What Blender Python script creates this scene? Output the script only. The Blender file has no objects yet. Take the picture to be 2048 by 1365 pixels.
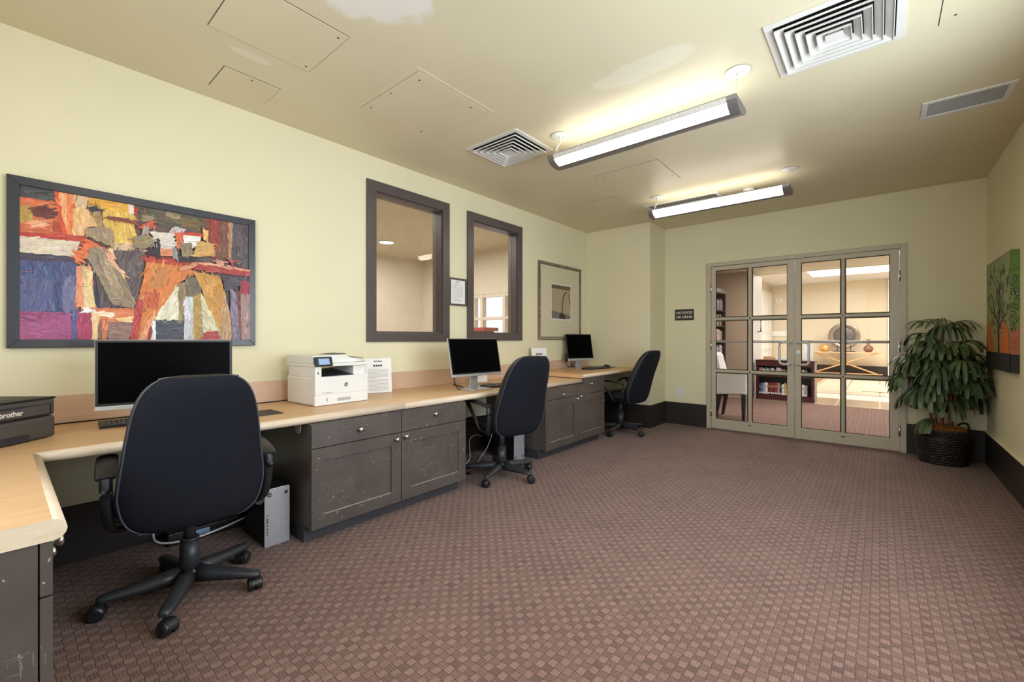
import bpy, bmesh, math, random
from mathutils import Vector, Matrix
random.seed(7)
C = bpy.context.scene.collection
SC = bpy.context.scene
PI = math.pi
def R(d): return math.radians(d)

# ------------------------------------------------------------------ camera, world, lights, exposure
cam_d = bpy.data.cameras.new('camera'); cam = bpy.data.objects.new('camera', cam_d); C.objects.link(cam)
cam.location = (0, 0, 1.18); cam.rotation_euler = (R(90), 0, R(40.2151))
cam_d.sensor_width = 36; cam_d.lens = 36*870.164/2048; cam_d.shift_y = -0.00249
cam_d.clip_start = 0.02; cam_d.clip_end = 200
SC.camera = cam
vs = SC.view_settings
vs.view_transform = 'Standard'; vs.look = 'None'; vs.gamma = 1.0; vs.use_curve_mapping = False
vs.exposure = 0.10
SC.cycles.max_bounces = 10; SC.cycles.diffuse_bounces = 6; SC.cycles.glossy_bounces = 5
SC.cycles.transparent_max_bounces = 16; SC.cycles.transmission_bounces = 6
SC.cycles.caustics_reflective = False; SC.cycles.caustics_refractive = False
SC.cycles.sample_clamp_indirect = 6.0

world = bpy.data.worlds.new('world'); SC.world = world; world.use_nodes = True
wn = world.node_tree; wn.nodes.clear()
wo = wn.nodes.new('ShaderNodeOutputWorld'); wb = wn.nodes.new('ShaderNodeBackground')
wb.inputs['Color'].default_value = (0.86, 0.93, 1.0, 1); wb.inputs['Strength'].default_value = 2.2
wn.links.new(wb.outputs[0], wo.inputs[0])

def area_light(name, loc, rot, sx, sy, power, col=(1, 1, 1), spread=180):
    d = bpy.data.lights.new(name, 'AREA'); d.shape = 'RECTANGLE'; d.size = sx; d.size_y = sy
    d.energy = power; d.color = col; d.spread = R(spread)
    o = bpy.data.objects.new(name, d); C.objects.link(o); o.location = loc; o.rotation_euler = rot
    return o
# daylight entering by the windows behind and beside the photographer
area_light('daylight_near_window', (-1.15, -0.60, 1.55), (R(90), 0, 0), 1.8, 1.5, 20, (0.84, 0.92, 1.0))
area_light('daylight_side_window', (0.70, 1.9, 1.5), (R(90), 0, R(90)), 2.4, 1.5, 74, (0.80, 0.90, 1.0))
# pendant lamps: light thrown up on the ceiling and down on the room
for yy, pu in ((2.815, 3.6), (4.69, 3.0)):
    area_light('pendant_uplight', (-1.28, yy, 2.528), (R(180), 0, 0), 1.2, 0.17, pu, (1.0, 0.95, 0.84))
# added fill light under the near ceiling, out of view
area_light('near_fill_light', (-1.2, 0.55, 2.68), (0, 0, 0), 1.2, 0.5, 8, (1.0, 0.94, 0.84))
# rooms beyond: area lights added to brighten them
area_light('library_fill_light', (-0.6, 8.2, 2.46), (0, 0, 0), 2.2, 1.6, 60, (1.0, 0.97, 0.93))
area_light('side_room_fill_light', (-5.2, 3.2, 2.66), (0, 0, 0), 2.4, 2.6, 170, (1.0, 0.98, 0.95))

# ------------------------------------------------------------------ materials
def lin(c): 
    return tuple(((v/255)/12.92 if v/255 <= 0.04045 else (((v/255)+0.055)/1.055)**2.4) for v in c)
def nt(name):
    m = bpy.data.materials.new(name); m.use_nodes = True
    t = m.node_tree; t.nodes.clear()
    out = t.nodes.new('ShaderNodeOutputMaterial'); b = t.nodes.new('ShaderNodeBsdfPrincipled')
    t.links.new(b.outputs[0], out.inputs[0])
    return m, t, b, out
def N(t, kind, **kw):
    n = t.nodes.new(kind)
    for k, v in kw.items(): setattr(n, k, v)
    return n
def ramp(t, fac, stops):
    r = t.nodes.new('ShaderNodeValToRGB'); t.links.new(fac, r.inputs[0])
    el = r.color_ramp.elements
    while len(el) < len(stops): el.new(0.5)
    for e, (p, c) in zip(el, stops): e.position = p; e.color = (*c, 1) if len(c) == 3 else c
    return r.outputs[0]
def coord(t, scale=(1, 1, 1), rot=(0, 0, 0), loc=(0, 0, 0)):
    tc = N(t, 'ShaderNodeTexCoord'); mp = N(t, 'ShaderNodeMapping')
    t.links.new(tc.outputs['Object'], mp.inputs[0])
    mp.inputs['Scale'].default_value = scale; mp.inputs['Rotation'].default_value = rot; mp.inputs['Location'].default_value = loc
    return mp.outputs[0]
def noise(t, vec, scale, detail=2, rough=0.5):
    n = N(t, 'ShaderNodeTexNoise'); t.links.new(vec, n.inputs['Vector'])
    n.inputs['Scale'].default_value = scale; n.inputs['Detail'].default_value = detail; n.inputs['Roughness'].default_value = rough
    return n.outputs[0]
def mathn(t, op, a, b=None, clamp=False):
    n = N(t, 'ShaderNodeMath', operation=op); n.use_clamp = clamp
    for i, v in enumerate((a, b)):
        if v is None: continue
        if isinstance(v, (int, float)): n.inputs[i].default_value = v
        else: t.links.new(v, n.inputs[i])
    return n.outputs[0]
def mixc(t, fac, a, b):
    n = N(t, 'ShaderNodeMix', data_type='RGBA')
    for i, v in ((0, fac), (6, a), (7, b)):
        if isinstance(v, (int, float)): n.inputs[i].default_value = v
        elif isinstance(v, tuple): n.inputs[i].default_value = (*v, 1) if len(v) == 3 else v
        else: t.links.new(v, n.inputs[i])
    return n.outputs[2]
def bump(t, b, h, strength=0.3, dist=0.002):
    n = N(t, 'ShaderNodeBump'); n.inputs['Strength'].default_value = strength; n.inputs['Distance'].default_value = dist
    t.links.new(h, n.inputs['Height']); t.links.new(n.outputs[0], b.inputs['Normal'])
def mat(name, rgb, rough=0.5, metal=0.0, var=0.06, vscale=8, bmp=0.0, bscale=200, coat=0.0, spec=0.5):
    m, t, b, o = nt(name); c = lin(rgb)
    v = coord(t)
    f = noise(t, v, vscale, 3)
    lo = tuple(x*(1-var) for x in c); hi = tuple(min(1, x*(1+var)) for x in c)
    t.links.new(ramp(t, f, [(0.3, lo), (0.7, hi)]), b.inputs['Base Color'])
    b.inputs['Roughness'].default_value = rough; b.inputs['Metallic'].default_value = metal
    b.inputs['Coat Weight'].default_value = coat; b.inputs['Specular IOR Level'].default_value = spec
    if bmp > 0: bump(t, b, noise(t, v, bscale, 2), bmp, 0.001)
    return m
M = {}
M['wall'] = mat('wall_paint', (226, 219, 186), 0.75, var=0.02, vscale=2, bmp=0.12, bscale=260)
M['far_wall'] = mat('hall_wall_paint', (214, 203, 180), 0.8, var=0.02, vscale=2)
M['tan_wall'] = mat('tan_wall_paint', (180, 158, 136), 0.8, var=0.03, vscale=2)
M['side_wall'] = mat('side_room_wall_paint', (214, 208, 194), 0.8, var=0.03, vscale=3)
M['white_paint'] = mat('white_trim_paint', (222, 222, 224), 0.45, var=0.02)
M['greige'] = mat('greige_door_paint', (190, 180, 160), 0.4, var=0.03, vscale=5)
M['dark_base'] = mat('dark_brown_baseboard_paint', (44, 37, 34), 0.42, var=0.12, vscale=6)
M['dark_frame'] = mat('dark_window_frame', (84, 75, 74), 0.35, var=0.06)
M['black_frame'] = mat('black_picture_frame', (44, 46, 54), 0.3, var=0.05)
M['black_plastic'] = mat('black_plastic', (27, 27, 29), 0.38, var=0.1, bmp=0.05, bscale=600)
M['dark_grey_plastic'] = mat('dark_grey_plastic', (74, 70, 70), 0.45, var=0.04, bmp=0.05, bscale=700)
M['slot_plastic'] = mat('deep_recess_plastic', (38, 40, 52), 0.5)
M['white_plastic'] = mat('white_plastic', (226, 226, 222), 0.35, var=0.015)
M['screen'] = mat('black_screen_glass', (2, 2, 3), 0.35, var=0.0, spec=0.04)
M['silver'] = mat('brushed_silver', (196, 198, 204), 0.32, metal=0.55, var=0.04, vscale=30)
M['steel'] = mat('satin_nickel', (200, 198, 192), 0.22, metal=1.0, var=0.03)
M['alu'] = mat('pull_handle_aluminium', (206, 204, 198), 0.35, metal=0.35, var=0.03)
M['fixture_grey'] = mat('lamp_housing_grey', (128, 124, 122), 0.4, metal=0.5, var=0.03)
M['vent_white'] = mat('vent_white_enamel', (214, 212, 206), 0.4, var=0.02)
M['void'] = mat('dark_void', (10, 10, 10), 0.9, var=0.0)
M['paper'] = mat('paper_white', (236, 234, 232), 0.7, var=0.01)
M['ink'] = mat('printed_grey_ink', (158, 158, 164), 0.7, var=0.0)
M['ink_dark'] = mat('printed_dark_ink', (40, 40, 46), 0.7, var=0.0)
M['fabric'] = mat('black_chair_fabric', (21, 23, 31), 0.85, var=0.12, vscale=60, bmp=0.25, bscale=900, spec=0.2)
M['leather'] = mat('black_chair_vinyl', (23, 24, 26), 0.5, var=0.1, vscale=20, bmp=0.15, bscale=300)
M['piping'] = mat('chair_piping', (62, 64, 74), 0.5)
M['charcoal'] = mat('charcoal_nylon', (46, 48, 52), 0.42, var=0.06, bmp=0.05, bscale=500)
M['cable_black'] = mat('black_cable_rubber', (16, 16, 17), 0.5)
M['cable_white'] = mat('white_cable_rubber', (214, 214, 214), 0.5)
M['cherry'] = mat('cherry_bookcase_wood', (74, 30, 30), 0.35, var=0.18, vscale=10)
M['espresso'] = mat('espresso_shelf_wood', (50, 38, 34), 0.4, var=0.15)
M['grey_panel'] = mat('grey_side_panel', (158, 148, 148), 0.5)
M['cream_uphol'] = mat('white_upholstery', (226, 226, 230), 0.8, var=0.02, bmp=0.1, bscale=500)
M['dark_leg'] = mat('dark_wood_leg', (26, 24, 34), 0.35)
M['oak'] = mat('blond_oak', (218, 172, 122), 0.45, var=0.08, vscale=12)
M['pewter'] = mat('aged_pewter', (140, 128, 112), 0.35, metal=0.8, var=0.2, vscale=9)
M['pewter_dark'] = mat('dark_pewter', (92, 86, 80), 0.4, metal=0.6, var=0.3, vscale=20)
M['gold'] = mat('amber_mercury_glass', (224, 172, 92), 0.15, metal=0.6, var=0.15, vscale=20)
M['clay'] = mat('mottled_clay', (128, 92, 72), 0.35, var=0.3, vscale=30)
M['stem'] = mat('palm_stem_brown', (122, 72, 40), 0.7, var=0.25, vscale=40)
M['terracotta_tile'] = mat('wood_threshold', (150, 104, 72), 0.4)
M['lcd'] = mat('small_lcd_panel', (150, 176, 214), 0.25, var=0.02)
M['gold_plate'] = mat('sign_brown_plate', (50, 42, 26), 0.45, var=0.04)
M['sign_white'] = mat('sign_white_letters', (228, 226, 220), 0.6)
M['red_fabric'] = mat('red_plastic', (150, 40, 36), 0.5)

def m_ceiling():
    m, t, b, o = nt('ceiling_paint'); v = coord(t)
    base = ramp(t, noise(t, v, 1.5, 2), [(0.3, lin((210, 201, 172))), (0.7, lin((215, 206, 177)))])
    col = base
    # plaster repair patches with ragged outlines
    for (cx, cy, rx, ry, c) in ((-1.60, 1.02, 0.34, 0.30, (226, 222, 214)), (-2.60, 0.88, 0.035, 0.11, (222, 215, 196)), (-1.03, 2.36, 0.34, 0.10, (220, 213, 190))):
        mp = N(t, 'ShaderNodeMapping'); t.links.new(v, mp.inputs[0])
        mp.inputs['Location'].default_value = (-cx/rx, -cy/ry, 0); mp.inputs['Scale'].default_value = (1/rx, 1/ry, 0)
        ln = N(t, 'ShaderNodeVectorMath', operation='LENGTH'); t.links.new(mp.outputs[0], ln.inputs[0])
        d = mathn(t, 'ADD', ln.outputs['Value'], mathn(t, 'MULTIPLY', mathn(t, 'SUBTRACT', noise(t, v, 9, 4), 0.5), 0.7))
        f = mathn(t, 'MULTIPLY', mathn(t, 'SUBTRACT', 1.0, d), 7.0, True)
        col = mixc(t, f, col, lin(c))
    t.links.new(col, b.inputs['Base Color']); b.inputs['Roughness'].default_value = 0.42
    b.inputs['Specular IOR Level'].default_value = 0.35
    bump(t, b, noise(t, v, 12, 2), 0.08, 0.004)
    return m
M['ceiling'] = m_ceiling()

def m_carpet(name, cols, cell=0.033):
    m, t, b, o = nt(name); v = coord(t)
    sx = N(t, 'ShaderNodeSeparateXYZ'); t.links.new(v, sx.inputs[0])
    # warp the lines slightly so the weave is hand-uneven
    wob = mathn(t, 'MULTIPLY', mathn(t, 'SUBTRACT', noise(t, v, 38, 2), 0.5), 0.010)
    wob2 = mathn(t, 'MULTIPLY', mathn(t, 'SUBTRACT', noise(t, coord(t, loc=(5, 3, 0)), 33, 2), 0.5), 0.010)
    X = mathn(t, 'DIVIDE', mathn(t, 'ADD', sx.outputs[0], wob), cell)
    Y = mathn(t, 'DIVIDE', mathn(t, 'ADD', sx.outputs[1], wob2), cell)
    ix = mathn(t, 'FLOOR', X); iy = mathn(t, 'FLOOR', Y); fx = mathn(t, 'FRACT', X); fy = mathn(t, 'FRACT', Y)
    chk = mathn(t, 'MODULO', mathn(t, 'ADD', mathn(t, 'ADD', ix, iy), 2000.0), 2.0)
    cv = N(t, 'ShaderNodeCombineXYZ'); t.links.new(ix, cv.inputs[0]); t.links.new(iy, cv.inputs[1])
    wn_ = N(t, 'ShaderNodeTexWhiteNoise', noise_dimensions='2D'); t.links.new(cv.outputs[0], wn_.inputs['Vector'])
    # every third warp is darker
    per = mathn(t, 'LESS_THAN', mathn(t, 'MODULO', mathn(t, 'ADD', mathn(t, 'ADD', ix, mathn(t, 'MULTIPLY', iy, 2.0)), 3000.0), 4.0), 0.5)
    lx = mathn(t, 'LESS_THAN', mathn(t, 'ABSOLUTE', mathn(t, 'SUBTRACT', fx, 0.5)), 0.42)
    ly = mathn(t, 'LESS_THAN', mathn(t, 'ABSOLUTE', mathn(t, 'SUBTRACT', fy, 0.5)), 0.42)
    # ribs run one way on odd cells, the other way on even cells
    rx_ = mathn(t, 'SINE', mathn(t, 'MULTIPLY', fx, 18.85)); ry_ = mathn(t, 'SINE', mathn(t, 'MULTIPLY', fy, 18.85))
    rib = mathn(t, 'ADD', mathn(t, 'MULTIPLY', rx_, chk), mathn(t, 'MULTIPLY', ry_, mathn(t, 'SUBTRACT', 1.0, chk)))
    lineok = mathn(t, 'ADD', mathn(t, 'MULTIPLY', lx, chk), mathn(t, 'MULTIPLY', ly, mathn(t, 'SUBTRACT', 1.0, chk)))
    lineok2 = mathn(t, 'MINIMUM', mathn(t, 'MAXIMUM', lineok, 0.0), 1.0)
    tone = mathn(t, 'ADD', mathn(t, 'MULTIPLY', chk, 0.20), mathn(t, 'MULTIPLY', wn_.outputs['Value'], 0.10))
    tone = mathn(t, 'SUBTRACT', tone, mathn(t, 'MULTIPLY', per, 0.06))
    tone = mathn(t, 'ADD', tone, mathn(t, 'MULTIPLY', mathn(t, 'SUBTRACT', noise(t, v, 420, 2), 0.5), 1.3))
    tone = mathn(t, 'ADD', tone, mathn(t, 'MULTIPLY', mathn(t, 'SUBTRACT', noise(t, v, 3.0, 3), 0.5), 0.25))
    tone = mathn(t, 'ADD', tone, mathn(t, 'MULTIPLY', rib, 0.055))
    tone = mathn(t, 'ADD', tone, 0.33)
    tone = mathn(t, 'MULTIPLY', tone, mathn(t, 'ADD', mathn(t, 'MULTIPLY', lineok2, 0.66), 0.34), True)
    t.links.new(ramp(t, tone, [(0.0, lin(cols[0])), (0.45, lin(cols[1])), (0.95, lin(cols[2]))]), b.inputs['Base Color'])
    b.inputs['Roughness'].default_value = 0.95; b.inputs['Specular IOR Level'].default_value = 0.15
    b.inputs['Sheen Weight'].default_value = 0.15
    h = mathn(t, 'ADD', mathn(t, 'MULTIPLY', lineok2, 0.8), mathn(t, 'ADD', mathn(t, 'MULTIPLY', chk, 0.3), mathn(t, 'MULTIPLY', rib, 0.10)))
    h = mathn(t, 'ADD', h, mathn(t, 'MULTIPLY', noise(t, v, 300, 2), 0.6))
    bump(t, b, h, 0.9, 0.005)
    return m
M['carpet'] = m_carpet('basket_weave_carpet', ((43, 27, 22), (120, 90, 79), (159, 125, 111)))
M['carpet2'] = m_carpet('library_carpet', ((92, 66, 58), (140, 108, 97), (164, 132, 118)), 0.05)

def m_laminate(name, c1, c2, vs=1.0):
    m, t, b, o = nt(name); v = coord(t, scale=(6*vs, 0.8*vs, 6*vs))
    f = mathn(t, 'ADD', mathn(t, 'MULTIPLY', noise(t, v, 10, 5, 0.65), 0.7), mathn(t, 'MULTIPLY', noise(t, coord(t), 260, 2), 0.3))
    t.links.new(ramp(t, f, [(0.32, lin(c1)), (0.68, lin(c2))]), b.inputs['Base Color'])
    b.inputs['Roughness'].default_value = 0.38
    bump(t, b, f, 0.05, 0.001)
    return m
M['laminate'] = m_laminate('maple_laminate', (202, 158, 114), (220, 182, 138))
M['laminate_lit_edge'] = m_laminate('maple_laminate_lit_edge', (208, 186, 160), (228, 210, 188))  # same laminate; light on the rounded front edge put into the colour
M['laminate_end'] = m_laminate('laminate_end_cap', (196, 176, 150), (216, 200, 176))
M['backsplash'] = m_laminate('backsplash_laminate', (200, 166, 140), (216, 184, 158))

def m_cabinet():
    m, t, b, o = nt('scratched_charcoal_paint'); v = coord(t)
    base = ramp(t, noise(t, v, 5, 4), [(0.3, lin((76, 68, 64))), (0.7, lin((88, 80, 76)))])
    s1 = noise(t, coord(t, scale=(30, 2.2, 30), rot=(0.5, 0, 0)), 9, 4, 0.6)
    s2 = noise(t, coord(t, scale=(3, 30, 3), rot=(0.9, 0.2, 0)), 7, 3, 0.6)
    k = noise(t, v, 55, 2); big = noise(t, v, 3.2, 2)
    sc = mathn(t, 'MULTIPLY', mathn(t, 'MAXIMUM', mathn(t, 'GREATER_THAN', s1, 0.63), mathn(t, 'GREATER_THAN', s2, 0.64)), mathn(t, 'GREATER_THAN', big, 0.50))
    fl = mathn(t, 'GREATER_THAN', k, 0.715)
    col = mixc(t, mathn(t, 'MULTIPLY', sc, 0.45), base, lin((150, 142, 134)))
    col = mixc(t, mathn(t, 'MULTIPLY', fl, 0.6), col, lin((176, 170, 162)))
    t.links.new(col, b.inputs['Base Color']); b.inputs['Roughness'].default_value = 0.36
    bump(t, b, noise(t, v, 90, 3), 0.05, 0.001)
    return m
M['cabinet'] = m_cabinet()
M['dust_glint'] = mat('dusty_chipped_lit_edge', (156, 150, 142), 0.7, var=0.3, vscale=40)  # dust and wear, with the ledge's caught light put into the colour
M['toe'] = mat('toe_kick_paint', (58, 56, 60), 0.5, var=0.08)

def m_glass(name, mesh=False, refl=1.0, tint=(1, 1, 1), rough=0.0):
    m = bpy.data.materials.new(name); m.use_nodes = True; t = m.node_tree; t.nodes.clear()
    out = N(t, 'ShaderNodeOutputMaterial'); tr = N(t, 'ShaderNodeBsdfTransparent'); gl = N(t, 'ShaderNodeBsdfGlossy')
    tr.inputs[0].default_value = (*tint, 1); gl.inputs['Roughness'].default_value = rough
    lw = N(t, 'ShaderNodeLayerWeight'); lw.inputs[0].default_value = 0.5; frs = mathn(t, 'ADD', 0.03, mathn(t, 'MULTIPLY', mathn(t, 'POWER', lw.outputs['Facing'], 5.0), 0.9))
    mx = N(t, 'ShaderNodeMixShader'); t.links.new(mathn(t, 'MULTIPLY', frs, refl), mx.inputs[0])
    t.links.new(tr.outputs[0], mx.inputs[1]); t.links.new(gl.outputs[0], mx.inputs[2]); last = mx.outputs[0]
    if mesh:
        v = coord(t, rot=(R(45), 0, 0))
        s = N(t, 'ShaderNodeSeparateXYZ'); t.links.new(v, s.inputs[0])
        ms = []
        for k in (1, 2):
            f = mathn(t, 'FRACT', mathn(t, 'DIVIDE', s.outputs[k], 0.0125))
            ms.append(mathn(t, 'LESS_THAN', f, 0.09))
        w = mathn(t, 'MAXIMUM', ms[0], ms[1])
        df = N(t, 'ShaderNodeBsdfDiffuse'); df.inputs[0].default_value = (*lin((150, 132, 112)), 1)
        m2 = N(t, 'ShaderNodeMixShader'); t.links.new(w, m2.inputs[0]); t.links.new(last, m2.inputs[1]); t.links.new(df.outputs[0], m2.inputs[2]); last = m2.outputs[0]
    t.links.new(last, out.inputs[0])
    return m
M['glass'] = m_glass('clear_door_glass', refl=0.25)
M['wired_glass'] = m_glass('wired_glass', mesh=True, refl=1.2, tint=(0.97, 0.95, 0.92))
M['acrylic'] = m_glass('clear_acrylic', refl=1.0, tint=(0.95, 0.96, 0.97))

def m_emit(name, rgb, s):
    m = bpy.data.materials.new(name); m.use_nodes = True; t = m.node_tree; t.nodes.clear()
    out = N(t, 'ShaderNodeOutputMaterial'); e = N(t, 'ShaderNodeEmission'); e.inputs[0].default_value = (*lin(rgb), 1); e.inputs[1].default_value = s
    t.links.new(e.outputs[0], out.inputs[0]); return m
M['tube'] = m_emit('fluorescent_tube_glow', (255, 246, 226), 14.0)
M['lens_soft'] = m_emit('lamp_lens_glow', (255, 244, 226), 17.0)
M['downlight'] = m_emit('downlight_glow', (255, 250, 240), 4.0)
M['cove'] = m_emit('cove_glow', (255, 249, 238), 8.5)
def m_perf():
    m, t, b, o = nt('perforated_reflector'); v = coord(t, scale=(1, 1, 1))
    vo = N(t, 'ShaderNodeTexVoronoi'); t.links.new(v, vo.inputs['Vector']); vo.inputs['Scale'].default_value = 300
    f = mathn(t, 'LESS_THAN', vo.outputs['Distance'], 0.35)
    t.links.new(mixc(t, f, lin((176, 172, 166)), lin((236, 232, 224))), b.inputs['Base Color'])
    t.links.new(mixc(t, f, (0.10, 0.095, 0.09), (0.42, 0.40, 0.37)), b.inputs['Emission Color']); b.inputs['Emission Strength'].default_value = 0.7
    b.inputs['Roughness'].default_value = 0.4
    return m
M['perf'] = m_perf()

def m_leaf():
    m, t, b, o = nt('palm_leaf_green'); v = coord(t)
    f = noise(t, v, 7, 3)
    t.links.new(ramp(t, f, [(0.25, lin((44, 62, 40))), (0.55, lin((70, 92, 56))), (0.85, lin((126, 140, 92)))]), b.inputs['Base Color'])
    b.inputs['Roughness'].default_value = 0.36; b.inputs['Specular IOR Level'].default_value = 0.5
    return m
M['leaf'] = m_leaf()
def m_wicker():
    m, t, b, o = nt('dark_wicker'); v = coord(t)
    t.links.new(ramp(t, noise(t, v, 60, 3), [(0.3, lin((20, 14, 12))), (0.75, lin((58, 44, 40)))]), b.inputs['Base Color'])
    b.inputs['Roughness'].default_value = 0.38
    return m
M['wicker'] = m_wicker()
def m_moss():
    m, t, b, o = nt('dried_moss'); v = coord(t)
    f = noise(t, v, 45, 5, 0.7)
    t.links.new(ramp(t, f, [(0.3, lin((80, 40, 12))), (0.5, lin((176, 110, 40))), (0.7, lin((222, 164, 84)))]), b.inputs['Base Color'])
    b.inputs['Roughness'].default_value = 0.9; bump(t, b, f, 1.0, 0.02)
    return m
M['moss'] = m_moss()
def m_tile(name, c, g, sx, sy):
    m, t, b, o = nt(name); v = coord(t); br = N(t, 'ShaderNodeTexBrick'); t.links.new(v, br.inputs['Vector'])
    br.offset = 0.0; br.inputs['Scale'].default_value = 1.0; br.inputs['Brick Width'].default_value = sx; br.inputs['Row Height'].default_value = sy
    br.inputs['Mortar Size'].default_value = 0.012; br.inputs['Color1'].default_value = (*lin(c), 1); br.inputs['Color2'].default_value = (*lin(tuple(x*0.97 for x in c)), 1)
    br.inputs['Mortar'].default_value = (*lin(g), 1)
    t.links.new(br.outputs[0], b.inputs['Base Color']); b.inputs['Roughness'].default_value = 0.22
    return m
M['tile'] = m_tile('pale_floor_tile', (214, 202, 184), (150, 138, 120), 0.6, 1.2)
M['tile_grey'] = m_tile('greige_floor_tile', (168, 148, 124), (214, 204, 186), 0.6, 1.2)
M['tile_white'] = mat('white_stone_border', (228, 224, 220), 0.3)
M['rug'] = mat('pale_patterned_rug', (176, 168, 150), 0.9, var=0.3, vscale=18)
def m_vcol(name, rough=0.4):
    m, t, b, o = nt(name); a = N(t, 'ShaderNodeVertexColor', layer_name='Col'); v = coord(t)
    f1 = noise(t, coord(t, scale=(1, 1, 3.5)), 42, 4, 0.7); f2 = noise(t, coord(t, scale=(1, 4, 1)), 25, 4, 0.7)
    s = mathn(t, 'ADD', 0.50, mathn(t, 'ADD', mathn(t, 'MULTIPLY', f1, 0.42), mathn(t, 'MULTIPLY', f2, 0.36)))
    vm = N(t, 'ShaderNodeVectorMath', operation='SCALE'); t.links.new(a.outputs[0], vm.inputs[0]); t.links.new(s, vm.inputs['Scale'])
    t.links.new(vm.outputs[0], b.inputs['Base Color']); b.inputs['Roughness'].default_value = rough
    bump(t, b, mathn(t, 'ADD', f1, f2), 0.5, 0.003)
    return m
M['oil'] = m_vcol('oil_paint', 0.45)
M['print'] = m_vcol('printed_art', 0.6)
_bm = {}
def book_mat(c):
    if c not in _bm: _bm[c] = mat('book_cover_%02d' % len(_bm), c, 0.5, var=0.05)
    return _bm[c]

# ------------------------------------------------------------------ mesh helpers
def nb(): return bmesh.new()
def _tag(bm, mi, sm=False):
    for f in bm.faces:
        if not f.tag: f.material_index = mi; f.smooth = sm; f.tag = True
def box(bm, x0, x1, y0, y1, z0, z1, bev=0.0, mi=0, seg=2, rot=None):
    r = bmesh.ops.create_cube(bm, size=1.0); vs_ = r['verts']
    for v in vs_:
        v.co = Vector((x0+(v.co.x+.5)*(x1-x0), y0+(v.co.y+.5)*(y1-y0), z0+(v.co.z+.5)*(z1-z0)))
    if rot is not None:
        cc = Vector(((x0+x1)/2, (y0+y1)/2, (z0+z1)/2))
        for v in vs_: v.co = rot @ (v.co-cc) + cc
    if bev > 0:
        es = {e for v in vs_ for e in v.link_edges}
        bmesh.ops.bevel(bm, geom=list(es), offset=bev, segments=seg, affect='EDGES', profile=0.5)
    _tag(bm, mi)
def prism(bm, pts, axis, a, b, mi=0, bev=0.0, sm=False):
    # pts: 2D polygon in the two other axes (xyz order), extruded from a to b along axis
    def P(p, w):
        if axis == 'x': return (w, p[0], p[1])
        if axis == 'y': return (p[0], w, p[1])
        return (p[0], p[1], w)
    A = [bm.verts.new(P(p, a)) for p in pts]; B = [bm.verts.new(P(p, b)) for p in pts]; n = len(pts)
    fs = [bm.faces.new(A[::-1]), bm.faces.new(B)]
    for i in range(n): fs.append(bm.faces.new((A[i], A[(i+1) % n], B[(i+1) % n], B[i])))
    if bev > 0:
        es = {e for f in fs[:2] for e in f.edges}
        bmesh.ops.bevel(bm, geom=list(es), offset=bev, segments=2, affect='EDGES', profile=0.5)
    _tag(bm, mi, sm)
def cyl(bm, p0, p1, r0, r1=None, seg=16, mi=0, sm=True, caps=True):
    r1 = r0 if r1 is None else r1; p0 = Vector(p0); p1 = Vector(p1); d = (p1-p0)
    q = d.to_track_quat('Z', 'Y').to_matrix()
    A = []; B = []
    for i in range(seg):
        a = 2*PI*i/seg; u = Vector((math.cos(a), math.sin(a), 0))
        A.append(bm.verts.new(p0+q@(u*r0))); B.append(bm.verts.new(p1+q@(u*r1)))
    for i in range(seg):
        f = bm.faces.new((A[i], A[(i+1) % seg], B[(i+1) % seg], B[i])); f.material_index = mi; f.smooth = sm; f.tag = True
    if caps:
        for f in (bm.faces.new(A[::-1]), bm.faces.new(B)): f.material_index = mi; f.smooth = False; f.tag = True
def smooth_pts(pts, n=6):
    pts = [Vector(p) for p in pts]; out = []
    if len(pts) < 3: return pts
    for i in range(len(pts)-1):
        p0 = pts[max(0, i-1)]; p1 = pts[i]; p2 = pts[i+1]; p3 = pts[min(len(pts)-1, i+2)]
        for k in range(n):
            t_ = k/n; t2 = t_*t_; t3 = t2*t_
            out.append(0.5*((2*p1)+(-p0+p2)*t_+(2*p0-5*p1+4*p2-p3)*t2+(-p0+3*p1-3*p2+p3)*t3))
    out.append(pts[-1]); return out
def tube(bm, pts, r, seg=8, mi=0, n=6, closed=False, rad=None, flat=1.0):
    P = smooth_pts(pts, n) if n > 1 else [Vector(p) for p in pts]
    rings = []; up = Vector((0, 0, 1))
    for i, p in enumerate(P):
        d = (P[min(i+1, len(P)-1)]-P[max(0, i-1)])
        if d.length < 1e-9: d = Vector((0, 0, 1))
        d.normalize()
        s = d.cross(up)
        if s.length < 0.05: s = d.cross(Vector((1, 0, 0)))
        s.normalize(); u2 = s.cross(d)
        rr = r if rad is None else r*rad(i/(len(P)-1))
        rings.append([bm.verts.new(p+s*math.cos(2*PI*k/seg)*rr+u2*math.sin(2*PI*k/seg)*rr*flat) for k in range(seg)])
    for i in range(len(rings)-1):
        for k in range(seg):
            f = bm.faces.new((rings[i][k], rings[i][(k+1) % seg], rings[i+1][(k+1) % seg], rings[i+1][k])); f.smooth = True; f.material_index = mi; f.tag = True
    if not closed:
        for f in (bm.faces.new(rings[0][::-1]), bm.faces.new(rings[-1])): f.material_index = mi; f.tag = True
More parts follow.
